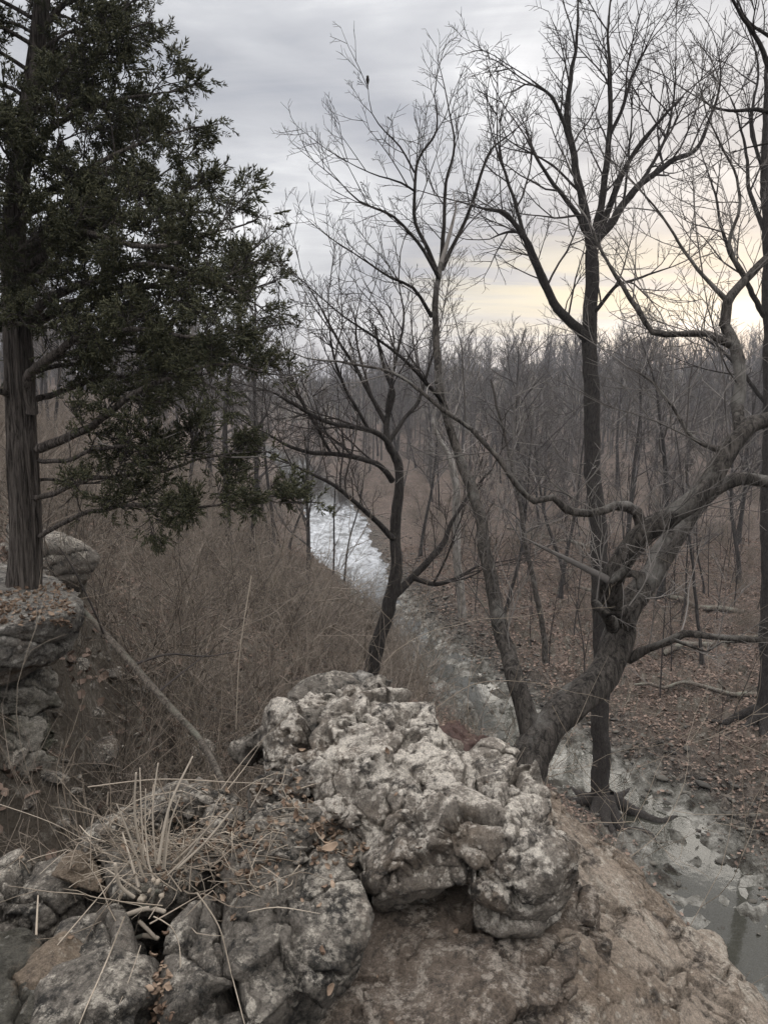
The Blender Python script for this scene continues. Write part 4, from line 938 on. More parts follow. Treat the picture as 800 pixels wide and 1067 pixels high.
# the far wood, past what one could count
far_v = []
for s_ in range(4):
    g = np.random.default_rng(900 + s_); out = []; Hh = 16 + s_
    p = np.array([[g.normal(0, .15) * k / 3, g.normal(0, .15) * k / 3, Hh * k / 7] for k in range(8)]); rr = .20 * (1 - np.linspace(0, 1, 8)) ** .7 + .03
    pr = dict(wig=.10, trop=.05, n=[7, 4], ratio=.5, ang=(22, 50), tip=.012, seg=[1.4, 1.1, .9], slim=.014)
    for c in range(13):
        t = .3 + .68 * (c + g.uniform()) / 13; i = int(t * 7); az = g.uniform(0, 6.28); el = R(g.uniform(30, 62))
        L_ = Hh * .33 * (1.15 - .75 * t) * g.uniform(.6, 1.3)
        grow(out, p[i] + (p[i + 1] - p[i]) * (t * 7 - i), np.array([math.cos(az) * math.cos(el), math.sin(az) * math.cos(el), math.sin(el)]), .09, L_, 1, 3, pr, g)
    far_v.append(tube_mesh('far', [(p, rr)] + [(a, b) for a, b, c in out], sides=3))
tr_ = []
xx = fg.uniform(-.62, .62, 3000); yy = 92 + 200 * fg.uniform(0, 1, 3000) ** .8
xx = xx * yy; hh = height(xx, yy); ss = np.abs(creek_sd(xx, yy))
k = 0
for x, y, z, s_ in zip(xx, yy, hh, ss):
    if s_ < 10: continue
    tr_.append((k % 4, (x, y, z, fg.uniform(0, 6.28), fg.uniform(.5, .9)))); k += 1
    if k >= 1000: break
v, q = bake(far_v, tr_)
fw = link('far_wood', mk_mesh('far_wood', v, q), M['twig_far']); tag(fw, 'far off mass of bare trees closing the end of the valley', 'woods', kind='stuff')

# ------------------------------------------------------------------ brush
def shrub_lines(seed, n, Hh, spread, tip=.0022, rr=.009, mx=2):
    g = np.random.default_rng(seed); out = []
    pr = dict(wig=.14, trop=.02, n=[7, 4], ratio=.5, ang=(22, 60), tip=tip, seg=[.22, .18, .15], slim=.006)
    for k in range(n):
        az = g.uniform(0, 6.28); r0 = abs(g.normal(0, spread * .45)); el = R(g.uniform(38, 86))
        aa = az + g.normal(0, .6)
        grow(out, np.array([math.cos(az) * r0, math.sin(az) * r0, -.1]), np.array([math.cos(aa) * math.cos(el), math.sin(aa) * math.cos(el), math.sin(el)]), rr, Hh * g.uniform(.55, 1.1), 0, mx, pr, g)
    return [(a, b) for a, b, c in out]
shr = [tube_mesh('shrub', shrub_lines(700 + k, 22, h_, sp__, sides) if False else shrub_lines(700 + k, n_, h_, sp__)) for k, (n_, h_, sp__, sides) in enumerate([(11, 1.7, .7, 3), (13, 2.1, .9, 3), (8, 1.3, .5, 3), (14, 2.4, 1.1, 3), (9, 1.9, .6, 3)])]
for m_ in shr: set_mat(m_, M['brush'])
pts_ = []; n_ind = 0
sgp = np.random.default_rng(123); tries = 0
while n_ind < 120 and tries < 20000:
    tries += 1
    y = 5.5 + 32 * sgp.uniform() ** .9; u = sgp.uniform(20, 420); x = (u - 400) / F * (y * cp + 5 * sp)
    s_ = float(creek_sd(np.array([x]), np.array([y]))[0])
    if s_ > -1.9 or (y > 38 and s_ > -5): continue
    if y < 9 and x < -2.2: continue
    z = gz(x, y)
    if y < 7 and z > -1.6: continue
    if any((x - a) ** 2 + (y - b) ** 2 < .8 for a, b in pts_): continue
    pts_.append((x, y)); k = int(sgp.integers(0, 5))
    o = link('brush_shrub', shr[k], None, None, (x, y, z)); o.rotation_euler = (0, 0, sgp.uniform(0, 6.28)); s = sgp.uniform(.8, 1.25); o.scale = (s, s, s)
    tag(o, 'leafless reddish brown many stemmed shrub in the thicket on the left slope', 'shrub', 'leafless shrubs in the thicket on the left slope'); n_ind += 1
tr_ = []
while len(tr_) < 640:
    y = 9 + 75 * sgp.uniform() ** .9; x = sgp.uniform(-.6, .12) * y
    if len(tr_) > 340: y = 30 + 70 * sgp.uniform(); x = sgp.uniform(-.1, .6) * y
    s_ = float(creek_sd(np.array([x]), np.array([y]))[0])
    if abs(s_) < 2.2 or (y > 38 and abs(s_) < 5) or (y < 10 and x < -2): continue
    if float(vnoise(np.array([[x * .25, y * .25, 3.0]]), 5)[0]) < -.18: continue
    if s_ > 0 and (s_ < 4): continue
    tr_.append((int(sgp.integers(0, 5)), (x, y, gz(x, y), sgp.uniform(0, 6.28), sgp.uniform(.7, 1.25) * (1 if s_ < 0 else .75))))
v, q = bake(shr, tr_)
ub = link('undergrowth', mk_mesh('undergrowth', v, q), M['brush']); tag(ub, 'tangled brown leafless undergrowth covering the slope down to the creek', 'undergrowth', kind='stuff')

# thin dead saplings on the litter across the creek
sap = []
for k in range(4):
    g = np.random.default_rng(740 + k); out = []
    grow(out, np.array([0, 0, -.2]), np.array([.05, 0, 1.0]), .028, 4.5 + k * .6, 0, 2, dict(wig=.05, trop=.06, n=[8, 4], ratio=.3, ang=(25, 55), tip=.006, seg=[.5, .35, .3], slim=.008), g)
    m_ = tube_mesh('sapling', [(a, b) for a, b, c in out]); set_mat(m_, M['twig_dark']); sap.append(m_)
n = 0; pl = []
while n < 105:
    y = 22 + 45 * sgp.uniform(); x = sgp.uniform(.05, .58) * y; s_ = float(creek_sd(np.array([x]), np.array([y]))[0])
    if s_ < 3.5 or any((x - a) ** 2 + (y - b) ** 2 < 3 for a, b in pl): continue
    pl.append((x, y)); o = link('sapling', sap[n % 4], None, None, (x, y, gz(x, y))); o.rotation_euler = (sgp.normal(0, .06), sgp.normal(0, .06), sgp.uniform(0, 6.28)); s = sgp.uniform(.5, 1.15); o.scale = (s, s, s)
    tag(o, 'thin leafless sapling in the leaf litter across the creek', 'sapling', 'thin saplings in the leaf litter across the creek'); n += 1

# fallen leaves as real curled leaves, stones of the creek bed
def leaf_template(curl):
    V = []; nx_, ny_ = 4, 3
    for i in range(nx_):
        t = i / (nx_ - 1)
        for j in range(ny_):
            s = (j / (ny_ - 1) - .5) * 2; wv_ = math.sin(math.pi * min(max(t * .92 + .04, 0), 1)) ** .7 * .33
            V.append(((t - .5), s * wv_, curl * (s * s * .25 + (t - .5) ** 2 * .7)))
    idx = np.arange(nx_ * ny_).reshape(nx_, ny_)
    return np.array(V), np.stack([idx[:-1, :-1], idx[1:, :-1], idx[1:, 1:], idx[:-1, 1:]], -1).reshape(-1, 4)
def scatter_flat(tms, x, y, z, size, g, tilt=.35):
    VV = []; QQ = []; off = 0; n = len(x); K = len(tms)
    for k, (V, Q_) in enumerate(tms):
        sl = slice(k, None, K); m_ = len(x[sl]); a = g.uniform(0, 6.28, m_)
        nrm = np.stack([g.normal(0, tilt, m_), g.normal(0, tilt, m_), np.ones(m_)], 1); nrm /= np.linalg.norm(nrm, axis=1)[:, None]
        d = np.stack([np.cos(a), np.sin(a), np.zeros(m_)], 1); s = np.cross(nrm, d); s /= np.linalg.norm(s, axis=1)[:, None]; d = np.cross(s, nrm)
        Rm = np.stack([d, s, nrm], 1) * size[sl][:, None, None]
        vv = np.einsum('vj,njk->nvk', V, Rm) + np.stack([x[sl], y[sl], z[sl]], 1)[:, None]
        VV.append(vv.reshape(-1, 3)); QQ.append((Q_[None] + (np.arange(m_) * len(V))[:, None, None]).reshape(-1, Q_.shape[1]) + off); off += m_ * len(V)
    return np.concatenate(VV), np.concatenate(QQ)
ltm = [leaf_template(c) for c in (.25, .6, 1.0, -.5)]
lg = np.random.default_rng(55)
n = 150000; y = 3.5 + 52 * lg.uniform(0, 1, n) ** .8; x = lg.uniform(-.62, .6, n) * (y + 2)
s_ = creek_sd(x, y); keep = (np.abs(s_) > np.where(s_ > 0, 1.9, 1.5) + lg.exponential(.8, n)) | (lg.uniform(0, 1, n) < .16)
keep &= (np.abs(s_) > 1.0)
pn = fbm(np.stack([x * .5, y * .5, x * 0], 1), 3, 77); keep &= lg.uniform(-1.1, .6, n) < pn + .35
x, y = x[keep], y[keep]; h1 = height(x, y); steep = np.abs(height(x + .3, y) - h1) + np.abs(height(x, y + .3) - h1)
k2 = (steep < .5) | ((y < 16) & (x < 0) & (steep < 1.6) & (lg.uniform(0, 1, len(x)) < .8)); x, y, h1 = x[k2], y[k2], h1[k2]
v, q = scatter_flat(ltm, x, y, h1 + .02, lg.uniform(.07, .15, len(x)), lg)
ll = link('leaf_litter', mk_mesh('leaf_litter', v, q), M['leaf']); tag(ll, 'loose brown fallen leaves carpeting the wood floor and slope', 'leaves', kind='stuff')
print('leaves', len(x))
# creek stones
def stone_template(seed):
    g = np.random.default_rng(seed); bm = bmesh.new(); bmesh.ops.create_icosphere(bm, subdivisions=2, radius=.5)
    for v_ in bm.verts: v_.co *= 1 + .35 * float(vnoise(np.array([list(v_.co * 2.2)]) + seed)[0])
    bm.verts.index_update(); V = np.array([list(v_.co) for v_ in bm.verts]) * np.array([1.2, .85, .38]); T = np.array([[v_.index for v_ in f.verts] for f in bm.faces]); bm.free(); return V, T
stm = [stone_template(k) for k in range(6)]
n = 9000; y = 11 + 60 * lg.uniform(0, 1, n) ** 1.3; 
cx_ = np.interp(y, CREEK[:, 1], CREEK[:, 0]); x = cx_ + lg.normal(0, 1.9, n) + .8
sr = creek_sd(x, y); kp = (np.abs(sr) > 1.5 + sstep(40, 58, y) * 1.6) | (lg.uniform(0, 1, n) < .22); x, y = x[kp], y[kp]; h1 = height(x, y); sz = lg.lognormal(-2.35, .5, len(x)).clip(.04, .55)
v, q = scatter_flat(stm, x, y, h1 + sz * .06, sz, lg, .15)
gs = link('creek_stones', mk_mesh('creek_stones', v, q), M['gravel']); tag(gs, 'dark flat wet stones and gravel lying along the creek', 'stones', kind='stuff')

# fallen trunks on the wood floor
for k, (x, y, az, l, r_) in enumerate([(11.5, 31, .4, 6.5, .12), (17, 36, 2.6, 8, .15), (9, 40, 1.2, 5.5, .10), (22, 44, .1, 9, .17), (14, 52, 2.2, 8, .14), (13.5, 26.5, 2.9, 4.5, .10)]):
    g = np.random.default_rng(60 + k); p = []
    for t in np.linspace(0, 1, 9):
        q_ = np.array([x + math.cos(az) * l * t, y + math.sin(az) * l * t, 0]); q_[:2] += g.normal(0, .06, 2); q_[2] = gz(q_[0], q_[1]) + r_ * .6 + .25 * t * (k % 2); p.append(q_)
    lp, lr = resample(p, np.linspace(r_, r_ * .5, 9), .2); b = p[0].copy()
    o = link('fallen_log', tube_mesh('fallen_log', [(lp, lr)], b, .12), M['log'], None, b)
    tag(o, ['short fallen trunk on the leaf litter nearest the creek bank', 'mossy fallen trunk lying beyond the nearest log', 'thin fallen trunk beside the bend of the creek', 'longest fallen trunk far to the right in the litter', 'fallen trunk deep in the wood across the creek', 'small fallen trunk on the bank edge below the low limb'][k], 'log')
    out = []; spawn(out, lp, lr, g, .8, .3, 1.0, dict(PR, n=[3, 2], tip=.006, seg=[.3, .2]), 2, bias=(0, 0, .4)); link('branches', tube_mesh('branches', [(a, b_) for a, b_, c in out], b), M['twig_grey'], o)

# ------------------------------------------------------------------ on and around the outcrop
ng = np.random.default_rng(2024)
from mathutils.bvhtree import BVHTree
_bv = []
for o in list(COL.objects):
    if o.type == 'MESH' and o.get('category') in ('rock', 'stone', 'cliff') and o.location.y < 10:
        me = o.data; _bv.append((o, BVHTree.FromPolygons([tuple(v.co + o.location) for v in me.vertices], [tuple(p.vertices) for p in me.polygons])))
def surf(x, y):
    z = gz(x, y)
    for o, b in _bv:
        h = b.ray_cast(Vector((x, y, 2.0)), Vector((0, 0, -1)))
        if h[0] is not None: z = max(z, h[0].z)
    return z
def hit(u, v):
    """where the sight line through a photograph position meets rock or ground"""
    d = P(u, v, 1.0) - CAM; d = Vector(d / np.linalg.norm(d)); best = None; bn = Vector((0, 0, 1))
    for o, b in _bv:
        h = b.ray_cast(Vector(CAM), d)
        if h[0] is not None and (best is None or (h[0] - Vector(CAM)).length < (best - Vector(CAM)).length): best = h[0]; bn = h[1]
    if best is None:
        for k in range(20, 900):
            p = Vector(CAM) + d * k * .04
            if p.z < gz(p.x, p.y): best = p; break
    if best is None: best = Vector(CAM) + d * 4
    return np.array(best), np.array(bn)
# cut dead stems of a small bush, its root crown and its pruned stubs
rc = hit(158, 925)[0] + np.array([0, 0, .0])
clump = empty('cut_bush', rc, 'dead bush cut back to pale stubs, rooted left of the rounded grey boulder', 'bush')
def stalk(name, a, b, r0, r1, mat, parent, bend=.0, base=rc):
    a = np.asarray(a); b = np.asarray(b); m_ = (a + b) / 2 + ng.normal(0, 1, 3) * np.linalg.norm(b - a) * bend
    p, r = resample([a, m_, b], [r0, (r0 + r1) / 2, r1], .015)
    v, q = tube_arrays([(p, r)], .12, 8)
    n = len(v); c0 = n; v = np.concatenate([v, [p[-1] + (p[-1] - p[-2]) * .15]])
    last = np.arange(n - 8, n); tri = np.stack([last, np.roll(last, -1), np.full(8, c0)], 1)
    return link(name, mk_mesh(name, v - base, [q, tri]), mat, parent)
Yc = rc[1]
stems = [((152, 905), (142, 805), .0065), ((163, 902), (165, 795), .0050), ((165, 900), (201, 788), .0055), ((170, 905), (178, 820), .0045), ((150, 915), (122, 838), .0060),
         ((155, 900), (152, 822), .0035), ((172, 905), (188, 830), .0040), ((145, 925), (128, 868), .0070), ((185, 905), (243, 842), .0070), ((180, 900), (232, 845), .0050),
         ((175, 912), (210, 870), .0042), ((150, 890), (146, 800), .0040), ((148, 930), (110, 905), .0055), ((165, 930), (150, 880), .0060)]
for a, b, r_ in stems:
    A_ = P(a[0], a[1], Yc + ng.uniform(-.02, .06)); B_ = P(b[0], b[1], Yc + ng.uniform(.0, .22))
    stalk('cut_stem', A_, B_, r_ * .9 * ng.uniform(.7, 1.1), r_ * .5 * ng.uniform(.6, 1.1), M['stalk'], clump, .04)
for a, b, r_ in [((128, 955), (172, 950), .0085), ((150, 975), (108, 987), .0075), ((108, 987), (98, 1000), .005), ((158, 945), (164, 928), .0075), ((150, 975), (165, 978), .008), ((140, 935), (120, 900), .006), ((145, 960), (163, 978), .007)]:
    stalk('stub', P(a[0], a[1], Yc - .06), P(b[0], b[1], Yc - .09), r_, r_ * .85, M['stalk'] if r_ != .0075 else M['log'], clump, .06)
for k in range(9):   # gnawed root crown
    c = P(ng.uniform(145, 170), ng.uniform(915, 948), Yc - .03); 
    bm = bmesh.new(); bmesh.ops.create_icosphere(bm, subdivisions=3, radius=ng.uniform(.007, .018))
    V = np.array([list(v_.co) for v_ in bm.verts]); dn = fbm(V * 60 + k * 7, 3, k); 
    for v_, dd in zip(bm.verts, dn): v_.co *= 1 + .4 * float(dd)
    bm.transform(Matrix.Translation(Vector(c - rc))); me = bpy.data.meshes.new('root_knot'); bm.to_mesh(me); bm.free()
    for p_ in me.polygons: p_.use_smooth = True
    link('root_knot', me, M['straw'] if k < 5 else M['log'], clump)
# thin side twigs and dry shoots of the bush
out = []
for k in range(24):
    a = rc + np.array([ng.normal(.04, .07), ng.normal(.06, .08), .0]); az = ng.uniform(0, 6.28); el = R(ng.uniform(5, 65))
    grow(out, a, np.array([math.cos(az) * math.cos(el), math.sin(az) * math.cos(el), math.sin(el)]), .0022, ng.uniform(.15, .5), 1, 2, dict(wig=.09, trop=-.01, n=[3, 3], ratio=.5, ang=(20, 60), tip=.0008, seg=[.04, .04, .03]), ng)
link('twig_sprays', tube_mesh('twig_sprays', [(a, b) for a, b, c in out], rc), M['brush_pale'], clump)

# single dry grass stalks lying and arching over the rocks
blades = [([(92, 820), (165, 812), (240, 815), (300, 818)], 2.7, .0024, 'long straight dry stalk lying level across the cut stems'),
          ([(60, 985), (120, 915), (150, 880)], 2.2, .0020, 'dry stalk slanting up from the bottom left rocks to the bush'),
          ([(205, 930), (228, 965), (240, 1010), (255, 1067)], 2.0, .0026, 'curved pale stalk hanging down over the crack of the grey boulder'),
          ([(160, 955), (178, 965), (187, 985), (188, 1008)], 2.05, .0020, 'short hooked dry stalk below the root crown'),
          ([(130, 955), (112, 1000), (90, 1050), (80, 1075)], 2.0, .0026, 'brown stalk running from the bush to the bottom edge'),
          ([(147, 985), (135, 1020), (120, 1058)], 2.0, .0014, 'hair thin stalk below the pruned stubs'),
          ([(38, 975), (40, 933)], 2.3, .0040, 'short upright pale stick standing among the rocks at the far left'),
          ([(0, 912), (35, 895), (70, 885)], 2.55, .0022, 'pale stalk at the left edge of the view'),
          ([(262, 835), (290, 822), (298, 798)], 2.75, .0022, 'bent dry stalk pointing up beside the pale pitted boulder'),
          ([(318, 850), (340, 880), (366, 893)], 2.6, .0028, 'curved brown twig in the gap between the two big grey boulders'),
          ([(215, 850), (255, 800), (275, 770)], 3.0, .0020, 'pair of straws leaning up to the right, the lower one'),
          ([(225, 830), (260, 785), (300, 745)], 3.1, .0020, 'pair of straws leaning up to the right, the upper one'),
          ([(112, 838), (113, 825)], 2.75, .0035, 'tiny pale upright peg behind the cut stems'),
          ([(0, 838), (60, 860), (120, 895)], 2.5, .0014, 'thin straw crossing the slope at the left'),
          ([(262, 600), (250, 680), (246, 760)], 5.2, .0040, 'wavy pale dead vine rising from the brush behind the outcrop'),
          ]
for pts_uv, yb, r_, lab in blades:
    pp = []
    for k, (u, v) in enumerate(pts_uv):
        h_, n_ = hit(u, v)
        y_ = min(yb, h_[1] - .004) if yb < 3.2 else yb
        pp.append(P(u, v, y_))
    p, r = resample(pp, np.linspace(r_, r_ * .6, len(pp)), .02); b = p[0].copy()
    o = link('dry_stalk', tube_mesh('dry_stalk', [(p, r)], b, sides=6), M['straw'], None, b); tag(o, lab, 'dry stalk')

# matted straw around the bush
g2 = np.random.default_rng(31); L_ = []
for k in range(330):
    u = g2.normal(190, 62); v = g2.normal(885, 32)
    if not (5 < u < 330 and 800 < v < 990): continue
    h_, n_ = hit(u, v)
    if h_[1] > 3.6: continue
    a = g2.uniform(0, 6.28); l = g2.uniform(.05, .24); d = np.array([math.cos(a), math.sin(a) * .8, g2.uniform(-.05, .35)]); 
    c = h_ + np.array([0, 0, g2.uniform(.004, .03)]); b_ = g2.normal(0, .02, 3)
    p, r = resample([c - d * l / 2, c + b_ + np.array([0, 0, .012]), c + d * l / 2], [.0013, .0016, .0007], .03); L_.append((p, r * g2.uniform(.6, 1.5)))
v, q = tube_arrays(L_, 0, 3); so_ = link('straw_mat', mk_mesh('straw_mat', v, q), M['straw']); tag(so_, 'matted dry straw and fine twigs around the cut bush', 'straw', kind='stuff')
# dead leaves lodged in the gaps
ltm2 = [leaf_template(c) for c in (.5, 1.2, 1.8, -.9)]
XX = []; 
for k in range(520):
    c = g2.uniform()
    if c < .6: u, v = g2.normal(225, 55), g2.normal(885, 25)
    elif c < .85: t_ = g2.uniform(); u, v = 290 + 75 * t_ + g2.normal(0, 9), 820 + 75 * t_ + g2.normal(0, 9)
    elif c < .97: u, v = g2.normal(165, 8), g2.normal(1040, 30)
    else: u, v = g2.uniform(0, 600), g2.uniform(780, 1067)
    h_, n_ = hit(u, v)
    if h_[1] < 4: XX.append(h_ + n_ * .006)
for k in range(260):
    h_, n_ = hit(g2.uniform(-5, 76), g2.uniform(610, 652))
    if 5 < h_[1] < 9: XX.append(h_ + n_ * .01)
XX = np.array(XX); v, q = scatter_flat(ltm2, XX[:, 0], XX[:, 1], XX[:, 2], g2.uniform(.010, .032, len(XX)) * np.where(XX[:, 1] > 5, 1.7, 1), g2, .6)
lo_ = link('lodged_leaves', mk_mesh('lodged_leaves', v, q), M['leaf_near']); tag(lo_, 'small dry brown leaves and bits lodged in the gaps between the rocks', 'leaves', kind='stuff')
# a few leaves one can point at
V, Q_ = leaf_template(1.3)
for (u, v, s, rz, lab) in [(163, 1052, .085, 1.4, 'large crumpled tan leaf stuck in the dark crack at the bottom'), (340, 1030, .035, .5, 'small reddish leaf on the brown block below the grey boulder'),
                           (318, 838, .06, -.3, 'pointed pale leaf at the top of the gap between the boulders'), (345, 888, .055, .6, 'pale leaf lower in the gap between the boulders'), (240, 872, .06, 2.2, 'curled light leaf on top of the rounded grey boulder')]:
    h_, n_ = hit(u, v); 
    o = link('dead_leaf', mk_mesh('dead_leaf', V * s, Q_), M['leaf_near'], None, h_ + n_ * s * .12); o.rotation_euler = Vector(n_ + np.array([0, 0, .4])).to_track_quat('Z', 'Y').to_euler(); o.rotation_euler.rotate_axis('Z', rz)
    m_ = o.modifiers.new('s', 'SUBSURF'); m_.levels = 2; m_.render_levels = 2; m_ = o.modifiers.new('t', 'SOLIDIFY'); m_.thickness = .0006
    tag(o, lab, 'leaf')
# rubble
def rubble(u0, u1, v0, v1, n, s0, s1, g):
    A = []
    for k in range(n):
        h_, n_ = hit(g.uniform(u0, u1), g.uniform(v0, v1)); A.append(h_)
    A = np.array(A); return A, g.uniform(s0, s1, n) * g.uniform(.5, 1, n)
A, sz = rubble(90, 330, 790, 900, 420, .02, .07, g2)
v, q = scatter_flat(stm, A[:, 0], A[:, 1], A[:, 2], sz, g2, .5)
A2_ = []
for k in range(1500):
    y = g2.uniform(4.5, 15); x = g2.uniform(-.50, -.12) * y; A2_.append((x, y, gz(x, y), g2.lognormal(-2.5, .6)))
A2_ = np.array(A2_); v2, q2 = scatter_flat(stm, A2_[:, 0], A2_[:, 1], A2_[:, 2], A2_[:, 3].clip(.02, .45), g2, .5); q = np.concatenate([q, q2 + len(v)]); v = np.concatenate([v, v2])
o = link('rubble', mk_mesh('rubble', v, q, False), M['boulder']); tag(o, 'broken stones strewn down the gully below the ledge', 'rubble', kind='stuff')

# fallen trunk leaning down into the gully
fb = P(88, 634, 6.2)
fl = empty('fallen_tree', fb, 'thin fallen dead trunk lying diagonally from the ledge down into the gully', 'log')
p, r = resample([P(80, 628, 6.3), P(92, 642, 6.15), P(120, 672, 5.8), P(150, 706, 5.45), P(180, 740, 5.1), P(206, 768, 4.8), P(225, 800, 4.3), P(245, 850, 3.9)], [.020, .025, .028, .028, .026, .023, .020, .016], .05)
link('trunk', tube_mesh('trunk', [(p, r)], fb, .16), M['log'], fl)
for a in ([P(140, 693, 5.6), P(175, 682, 5.7), P(215, 684, 5.9), P(250, 678, 6.1)], [P(165, 722, 5.3), P(185, 705, 5.4), P(222, 677, 5.7)], [P(108, 660, 5.9), P(100, 640, 5.8), P(78, 595, 5.7), P(62, 570, 5.7)]):
    p, r = resample(a, np.linspace(.012, .004, len(a)), .06); link('branch', tube_mesh('branch', [(p, r)], fb, .1), M['twig_dark'], fl)
# gully saplings and near brush with pale twigs
for k, (u, v, yy, hh_, lab) in enumerate([(215, 790, 5.2, 1.5, 'pale leafless shrub just behind the cut bush'), (270, 775, 5.6, 1.4, 'leafless shrub behind the left shoulder of the pale pitted boulder'), (150, 760, 6.2, 1.7, 'leafless shrub below the fallen trunk'),
                                     (310, 730, 6.6, 1.6, 'leafless shrub behind the top of the pale pitted boulder'), (125, 700, 8.2, 2.3, 'reddish upright shrub beside the end of the ledge'), (190, 700, 8.4, 2.2, 'reddish shrub behind the middle of the fallen trunk'),
                                     (240, 720, 7.6, 1.9, 'tangled brown shrub in the middle of the gully'), (350, 700, 7.4, 1.3, 'low shrub at the foot of the leaning tree'), (85, 790, 5.4, 1.0, 'small leafless shrub at the foot of the pale cliff face'), (115, 740, 6.8, 1.3, 'leafless shrub on the bank between the ledge and the fallen trunk')]):
    p = P(u, v, yy); z = min(p[2], gz(p[0], p[1]) + .1) if yy > 5.9 else p[2] - .25; z = gz(p[0], p[1]); hh_ = max(hh_, p[2] - z + hh_ * .6)
    b = np.array([p[0], p[1], z]); ls = shrub_lines(820 + k, 16, hh_, .45, .0012, .0065, 2)
    m_ = tube_mesh('brush_shrub', ls); o = link('brush_shrub', m_, M['brush_pale'] if k in (0, 1, 3) else M['brush'], None, b); tag(o, lab, 'shrub')
# thin overhanging pale vines in front of the creek
for pts_uv, yb, r_, lab in [([(600, 858), (655, 856), (664, 850), (692, 785)], 4.4, .003, 'bare forked twig sticking out to the right over the creek, upper fork'), ([(664, 852), (685, 880), (740, 915)], 4.4, .0026, 'thin twig running down to the right over the creek'),
                         ([(400, 690), (430, 665), (480, 650), (560, 640), (640, 632)], 4.6, .0022, 'thin pale vine arching across in front of the second stem'), ([(445, 745), (490, 715), (545, 710), (600, 722), (690, 745)], 4.7, .0030, 'long thin branch crossing in front of the foot of the twisted tree'),
                         ([(575, 735), (590, 765), (605, 800), (632, 830)], 4.6, .0028, 'thin twig hanging from the foot of the twisted tree'), ([(330, 590), (360, 600), (400, 640), (450, 700)], 6.5, .0032, 'slanting pale twig in front of the leaning tree')]:
    p, r = resample([P(u, v, yb + .1 * k) for k, (u, v) in enumerate(pts_uv)], np.linspace(r_, r_ * .5, len(pts_uv)), .05)
    w_ = np.stack([fbm(p * 5 + 3, 2, 5), fbm(p * 5 + 30, 2, 6), fbm(p * 5 + 60, 2, 7)], 1) * .012
    out = []; spawn(out, p, r, g2, 3.2, .1, .22, dict(PRH, tip=.0008, n=[2, 2], seg=[.05, .04]), 2)
    b = p[0].copy(); o = link('thin_branch', tube_mesh('thin_branch', [(p + w_, r)], b, sides=5), M['brush_pale'], None, b); tag(o, lab, 'branch')
    link('twig_sprays', tube_mesh('twig_sprays', [(a, b_) for a, b_, c in out], b), M['brush_pale'], o)

# ------------------------------------------------------------------ sky, sun, air
w = bpy.data.worlds.new('World'); SC.world = w; w.use_nodes = True
nt = w.node_tree; N = nt.nodes; L = nt.links
bg = N['Background']
SUN_EL, SUN_AZ = R(9), R(24)      # azimuth measured from straight ahead towards the right
tc = N.new('ShaderNodeTexCoord'); sep = N.new('ShaderNodeSeparateXYZ'); L.new(tc.outputs['Generated'], sep.inputs[0])
def wm_(op, a, b=0.0, c=0.0):
    n = N.new('ShaderNodeMath'); n.operation = op
    for i, v in enumerate((a, b, c)):
        if hasattr(v, 'node'): L.new(v, n.inputs[i])
        else: n.inputs[i].default_value = v
    return n.outputs[0]
def wramp(f, st):
    n = N.new('ShaderNodeValToRGB'); e = n.color_ramp
    for i, (p, c) in enumerate(st):
        el = e.elements[i] if i < 2 else e.elements.new(p)
        c = c if hasattr(c, '__len__') else (c, c, c); el.position = p; el.color = (*c, 1)
    L.new(f, n.inputs[0]); return n.outputs[0]
def wmix(f, a, b, bl='MIX'):
    n = N.new('ShaderNodeMix'); n.data_type = 'RGBA'; n.blend_type = bl; n.clamp_result = False
    for s, v in ((n.inputs[0], f), (n.inputs[6], a), (n.inputs[7], b)):
        if hasattr(v, 'node'): L.new(v, s)
        elif hasattr(v, '__len__'): s.default_value = (*v, 1)
        else: s.default_value = v
    return n.outputs[2]
sky = N.new('ShaderNodeTexSky'); sky.sky_type = 'NISHITA'; sky.sun_disc = False
sky.sun_elevation = SUN_EL; sky.sun_rotation = SUN_AZ; sky.air_density = 1.0; sky.dust_density = 2.0
zz = wm_('MAXIMUM', sep.outputs['Z'], 0.0); den = wm_('ADD', zz, 0.16)
cx = wm_('DIVIDE', sep.outputs['X'], den); cy = wm_('DIVIDE', sep.outputs['Y'], den)
cmb = N.new('ShaderNodeCombineXYZ'); L.new(cx, cmb.inputs[0]); L.new(cy, cmb.inputs[1])
def wnoise(scale, sc, rot, det=6, rough=0.55, dist=0.5, off=(0, 0, 0)):
    m = N.new('ShaderNodeMapping'); m.inputs['Scale'].default_value = sc; m.inputs['Rotation'].default_value = rot; m.inputs['Location'].default_value = off
    L.new(cmb.outputs[0], m.inputs[0])
    n = N.new('ShaderNodeTexNoise'); n.inputs['Scale'].default_value = scale; n.inputs['Detail'].default_value = det
    n.inputs['Roughness'].default_value = rough; n.inputs['Distortion'].default_value = dist
    L.new(m.outputs[0], n.inputs['Vector']); return n.outputs['Fac']
c1 = wnoise(1.0, (1.0, 0.75, 1), (0, 0, R(25)), 7, 0.5, 0.6, (3.1, 1.2, 0))
c2 = wnoise(2.6, (0.5, 1.5, 1), (0, 0, R(-18)), 7, 0.6, 0.8, (0.4, 5.2, 0))
cl = wm_('ADD', wm_('MULTIPLY', c1, 0.72), wm_('MULTIPLY', c2, 0.28))
cloud = wramp(cl, [(0.38, (0.165, 0.174, 0.198)), (0.47, (0.225, 0.231, 0.248)), (0.55, (0.285, 0.29, 0.304)), (0.65, (0.43, 0.43, 0.436))])
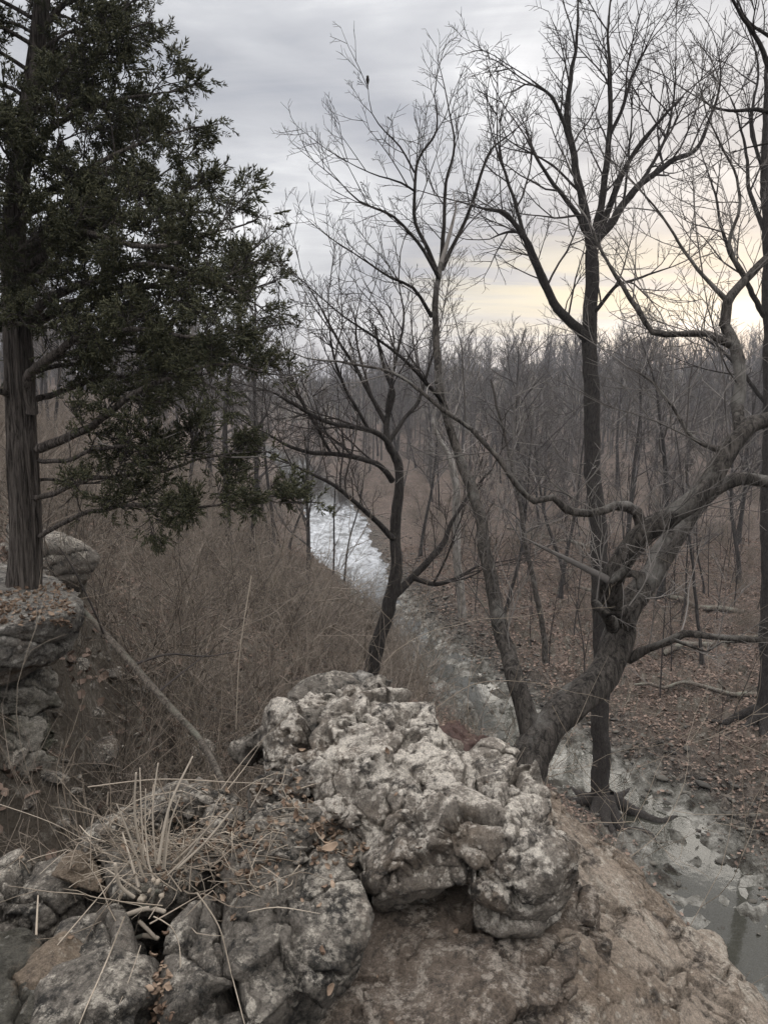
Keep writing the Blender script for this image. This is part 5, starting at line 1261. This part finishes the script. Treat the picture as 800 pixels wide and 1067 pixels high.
# brighter towards the veiled sun
dv = N.new('ShaderNodeVectorMath'); dv.operation = 'DOT_PRODUCT'; L.new(tc.outputs['Generated'], dv.inputs[0])
def sd(az, el): return (math.sin(az) * math.cos(el), math.cos(az) * math.cos(el), math.sin(el))
dv.inputs[1].default_value = sd(R(16), R(16))
glow = wm_('POWER', wm_('MAXIMUM', dv.outputs['Value'], 0.0), 9.0)
cloud = wmix(1.0, cloud, wramp(glow, [(0.0, 0.84), (1.0, 1.05)]), 'MULTIPLY')
# an overcast sky is brightest overhead
cloud = wmix(1.0, cloud, wramp(sep.outputs['Z'], [(0.40, 1.0), (0.78, (5.3, 5.05, 4.75))]), 'MULTIPLY')
# yellow gap under the cloud deck
e1 = wm_('ABSOLUTE', wm_('SUBTRACT', sep.outputs['Z'], 0.105)); band = wramp(e1, [(0.0, 1.0), (0.085, 0.0)])
az = wramp(sep.outputs['X'], [(0.0, 0.0), (0.08, 0.6), (0.22, 0.9), (0.45, 0.4)])
gap = wramp(wnoise(3.2, (0.35, 1.6, 1), (0, 0, R(-6)), 6, 0.6, 0.4, (7.7, 2, 0)), [(0.42, 0.05), (0.56, 1.0)])
bf = wm_('MULTIPLY', wm_('MULTIPLY', band, az), gap)
cloud = wmix(bf, cloud, (0.36, 0.325, 0.235))
fin = wmix(0.97, sky.outputs[0], wmix(1.0, cloud, (10.0, 10.0, 10.0), 'MULTIPLY'))
L.new(fin, bg.inputs['Color']); bg.inputs['Strength'].default_value = 0.10

sd_ = bpy.data.lights.new('sun', 'SUN'); sd_.energy = 0.5; sd_.angle = R(35); sd_.color = (1, 0.93, 0.82)
so = bpy.data.objects.new('sun', sd_); COL.objects.link(so)
so.rotation_euler = Vector(sd(SUN_AZ, R(14))).to_track_quat('Z', 'Y').to_euler()

SC.view_settings.view_transform = 'Standard'; SC.view_settings.look = 'None'; SC.view_settings.gamma = 1
SC.view_settings.exposure = 1.35
SC.render.engine = 'CYCLES'
SC.cycles.max_bounces = 5; SC.cycles.diffuse_bounces = 3; SC.cycles.glossy_bounces = 2; SC.cycles.transparent_max_bounces = 6
SC.cycles.use_adaptive_sampling = True; SC.cycles.adaptive_threshold = 0.008
SC.cycles.use_denoising = True

# the misty air of the valley
hz = bpy.data.meshes.new('haze'); bm = bmesh.new()
bmesh.ops.create_cube(bm, size=1, matrix=Matrix.Translation((5, 302, 20)) @ Matrix.Diagonal((670, 660, 68, 1))); bm.to_mesh(hz); bm.free()
hm = bpy.data.materials.new('haze'); hm.use_nodes = True; ht = hm.node_tree; ht.nodes.clear()
ho = ht.nodes.new('ShaderNodeOutputMaterial'); hv = ht.nodes.new('ShaderNodeVolumePrincipled'); hv.inputs['Color'].default_value = (.86, .90, 1.0, 1)
hv.inputs['Density'].default_value = 0.00045; hv.inputs['Anisotropy'].default_value = 0.2; ht.links.new(hv.outputs[0], ho.inputs['Volume'])
hz.materials.append(hm); h_o = link('haze', hz); tag(h_o, 'thin blue grey haze hanging in the valley', 'haze', kind='stuff')
SC.cycles.volume_bounces = 0
